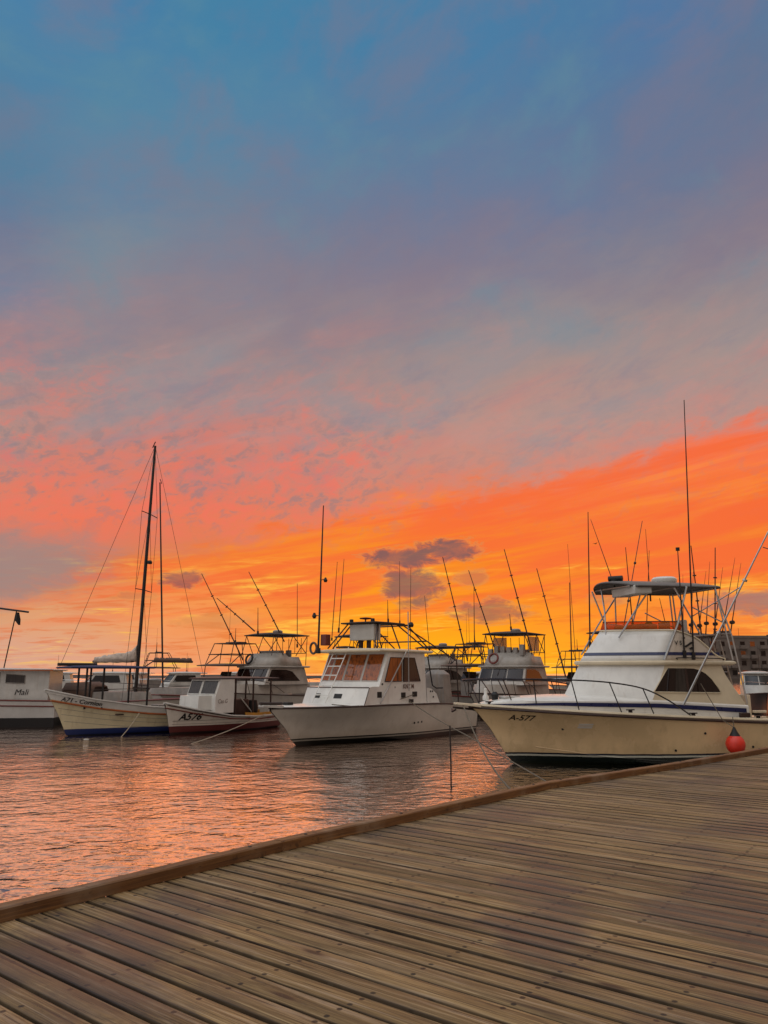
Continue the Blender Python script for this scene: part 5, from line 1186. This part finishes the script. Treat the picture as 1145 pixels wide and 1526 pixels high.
def cruiser(label, loc, deg, L=8.0, hullm=None, sc=1.0, group=None):
    t = thing('motor_boat', label, 'boat', loc, math.pi + R(deg), group)
    h = std_hull(L, L * .34, 1.0, 1.4); h.build(hullm or HGREY, t); h.deck(GELG, t); h.rail('rub_rail', 1.0, .04, BROWN, t)
    w = L * .13
    c = MB().loft([ring(plan(-L * .2, w, .5, -L * .66, p=2), 1.15), ring(plan(-L * .24, w, .45, -L * .66, p=2), 1.75), ring(plan(-L * .32, w * .92, .4, -L * .64, p=2), 2.55)], True, False, True).build('cabin', GELG, t, smooth=28)
    fx = -L * .24
    wf = lambda y, k: Vector((-L * (.24 + .08 * k) - (.45 - .05 * k) * (y / w) ** 2, y * (1 - .08 * k), 1.75 + .8 * k))
    for a, b in ((-.92, -.04), (.04, .92)): curved_pane(wf, a * w, b * w, .12, .85, .02).build('windscreen_pane', GLASS, c)
    for sd in (1, -1): MB().prism([(x, sd * w * (1.0 - .08 * (z - 1.75) / .8) + sd * .004, z) for x, z in [(-L * .33, 1.85), (-L * .37, 2.42), (-L * .58, 2.42), (-L * .6, 1.85)]], (0, sd * .014, 0)).build('side_window', GLASS, c)
    slab(plan(-L * .29, w, .4, -L * .72, p=2), 2.55, 2.65, .1).build('roof', GELG, t)
    tubes('bow_rail', [smooth_path([(1.0, sd * .06, 2.0), (-1, sd * L * .12, 2.05), (-L * .35, sd * L * .16, 1.9)], 4) for sd in (1, -1)], .02, ALU, t, 5)
    antenna(t, (-L * .5, .3, 2.65), (-L * .5, .3, 4.4), .02)
    return t
cruiser('small white cabin boat with dark hull at the right edge before the apartments', (*at(1130, 50)[:2], 0), 72, 6.8, HDARK)
cruiser('white motor boat seen under the navy awning of boat A71', (*at(92, 66)[:2], 0), 6, 9, HWHITE)
cruiser('white motor boat seen between the awning posts, further off to the left', (*at(20, 78)[:2], 0), 14, 9)
cruiser('motor boat behind the brown spray hood left of the pipe tower', (*at(214, 70)[:2], 0), 30, 8)
cruiser('pale motor boat beyond the pipe tower boat, under its canopy', (*at(302, 74)[:2], 0), -10, 9)
cruiser('pale motor boat beyond the stern of the white cabin boat', (*at(600, 70)[:2], 0), 12, 9, HWHITE)
cruiser('pale motor boat just left of the sport fisher with the life ring', (*at(655, 62)[:2], 0), 20, 9)

# ------------------------------------------------------------------ mooring lines, stake and floats
def rope(name, label, pts, r=.014, mat=None, cat='mooring rope', group=None):
    return tag(MB().tube(pts, r, 6).build(name, mat or ROPE), label, cat, group)
def wpt(o, p): return o.matrix_basis @ Vector(p)
rope('mooring_rope', 'dark mooring rope from the bow of the A-577 sagging down to the boardwalk', sag(wpt(NEAR, (1.5, .1, 1.7)), (3.2, 12.9, .55), 1.0), .02)
rope('mooring_rope', 'dark mooring rope from the white cabin boat side to beside the A-577 bow', sag(wpt(MID, (-4.9, 1.66, 1.5)), (2.55, 25.0, .72), .05) + sag((2.55, 25.0, .72), (4.2, 18.4, -.1), .0)[1:], .018)
rope('mooring_rope', 'short dark rope sagging along the cabin side of the white boat', sag(wpt(MID, (-.6, 1.3, 1.48)), wpt(MID, (-5.2, 1.68, 1.75)), .2), .016)
rope('mooring_rope', 'pale mooring rope slanting from boat A576 into the water', sag(wpt(A5, (-4.9, 1.0, .7)), (-7.45, 29.6, -.05), .1), .018, ROPEL)
rope('mooring_rope', 'pale mooring rope slanting from the side of boat A71 into the water', sag(wpt(A7, (-2.6, 1.24, .9)), (-11.0, 33.4, -.05), .06), .02, ROPEL)
rope('mooring_stake', 'thin upright stake standing in the water before the white cabin boat', [(1.56, 19.05, -1.5), (1.58, 19.05, .4), (1.57, 19.05, 1.38)], .018, MASTM, 'stake')
def buoy(label, loc, r, stretch, deg):
    t = thing('mooring_float', label, 'float', loc, R(deg))
    MB().lathe([(0, -r), (r * .6, -r * .8), (r, -.1 * r), (r * .95, .3 * r), (r * .6, .85 * r), (0, r)], n=14).build('float', BUOYW, t).scale = (stretch, 1, .6)
    MB().tube([(-r * stretch, 0, -.05), (-r * stretch - .12, 0, -.02), (-r * stretch - .3, 0, -.1)], .02, 6).build('line', ROPE, t)
buoy('small white float drifting below the bow of boat A71', (-11.85, 31.9, .02), .05, 2.4, 10)
buoy('white float at the left edge of the picture', (-19.75, 40.0, .04), .17, 3.0, 0)
def bird():
    t = thing('bird', 'tiny dark bird in the sky beside the A-577 radio mast', 'bird', (9.6, 34.6, 8.35), R(30)); t.scale = (.3, .3, .3)
    MB().loft([[(-.22 + .44 * k, .055 * math.sin(math.pi * (.08 + .84 * k)) * math.cos(a), .05 * math.sin(math.pi * (.08 + .84 * k)) * math.sin(a)) for a in [j * math.pi / 4 for j in range(8)]] for k in (0, .2, .4, .6, .8, 1)], True, True, True).build('body', BLACK, t)
    for sd in (1, -1): MB().loft([[(.1, sd * .04, .02), (-.08, sd * .04, .02)], [(.14, sd * .25, .16), (-.05, sd * .25, .15)], [(0, sd * .52, .10), (-.06, sd * .52, .09)]], False).build('wing', BLACK, t, solid=.012)
bird()

cruiser('small motor boat between the two sailing masts, low on the water', (*at(226, 84)[:2], 0), 20, 8)
cruiser('white motor boat far off left of boat A71', (*at(140, 90)[:2], 0), -8, 10, HWHITE)
open_boat('far open boat with a pipe tower behind the white motor boats on the left', (*at(170, 74)[:2], 0), 20, 8)
open_boat('open boat with canopy tucked behind the control tower of the white cabin boat', (*at(628, 50)[:2], 0), 30, 8)
open_boat('open boat with pipe tower close beyond the sport fisher with the life ring', (*at(672, 54)[:2], 0), 64, 8)

open_boat('far open boat with pipe tower seen between the life-ring sport fisher and the A-577', (*at(812, 66)[:2], 0), 40, 8)
cruiser('low white motor boat far off just left of the A-577 deckhouse', (*at(830, 84)[:2], 0), 10, 9, HWHITE)
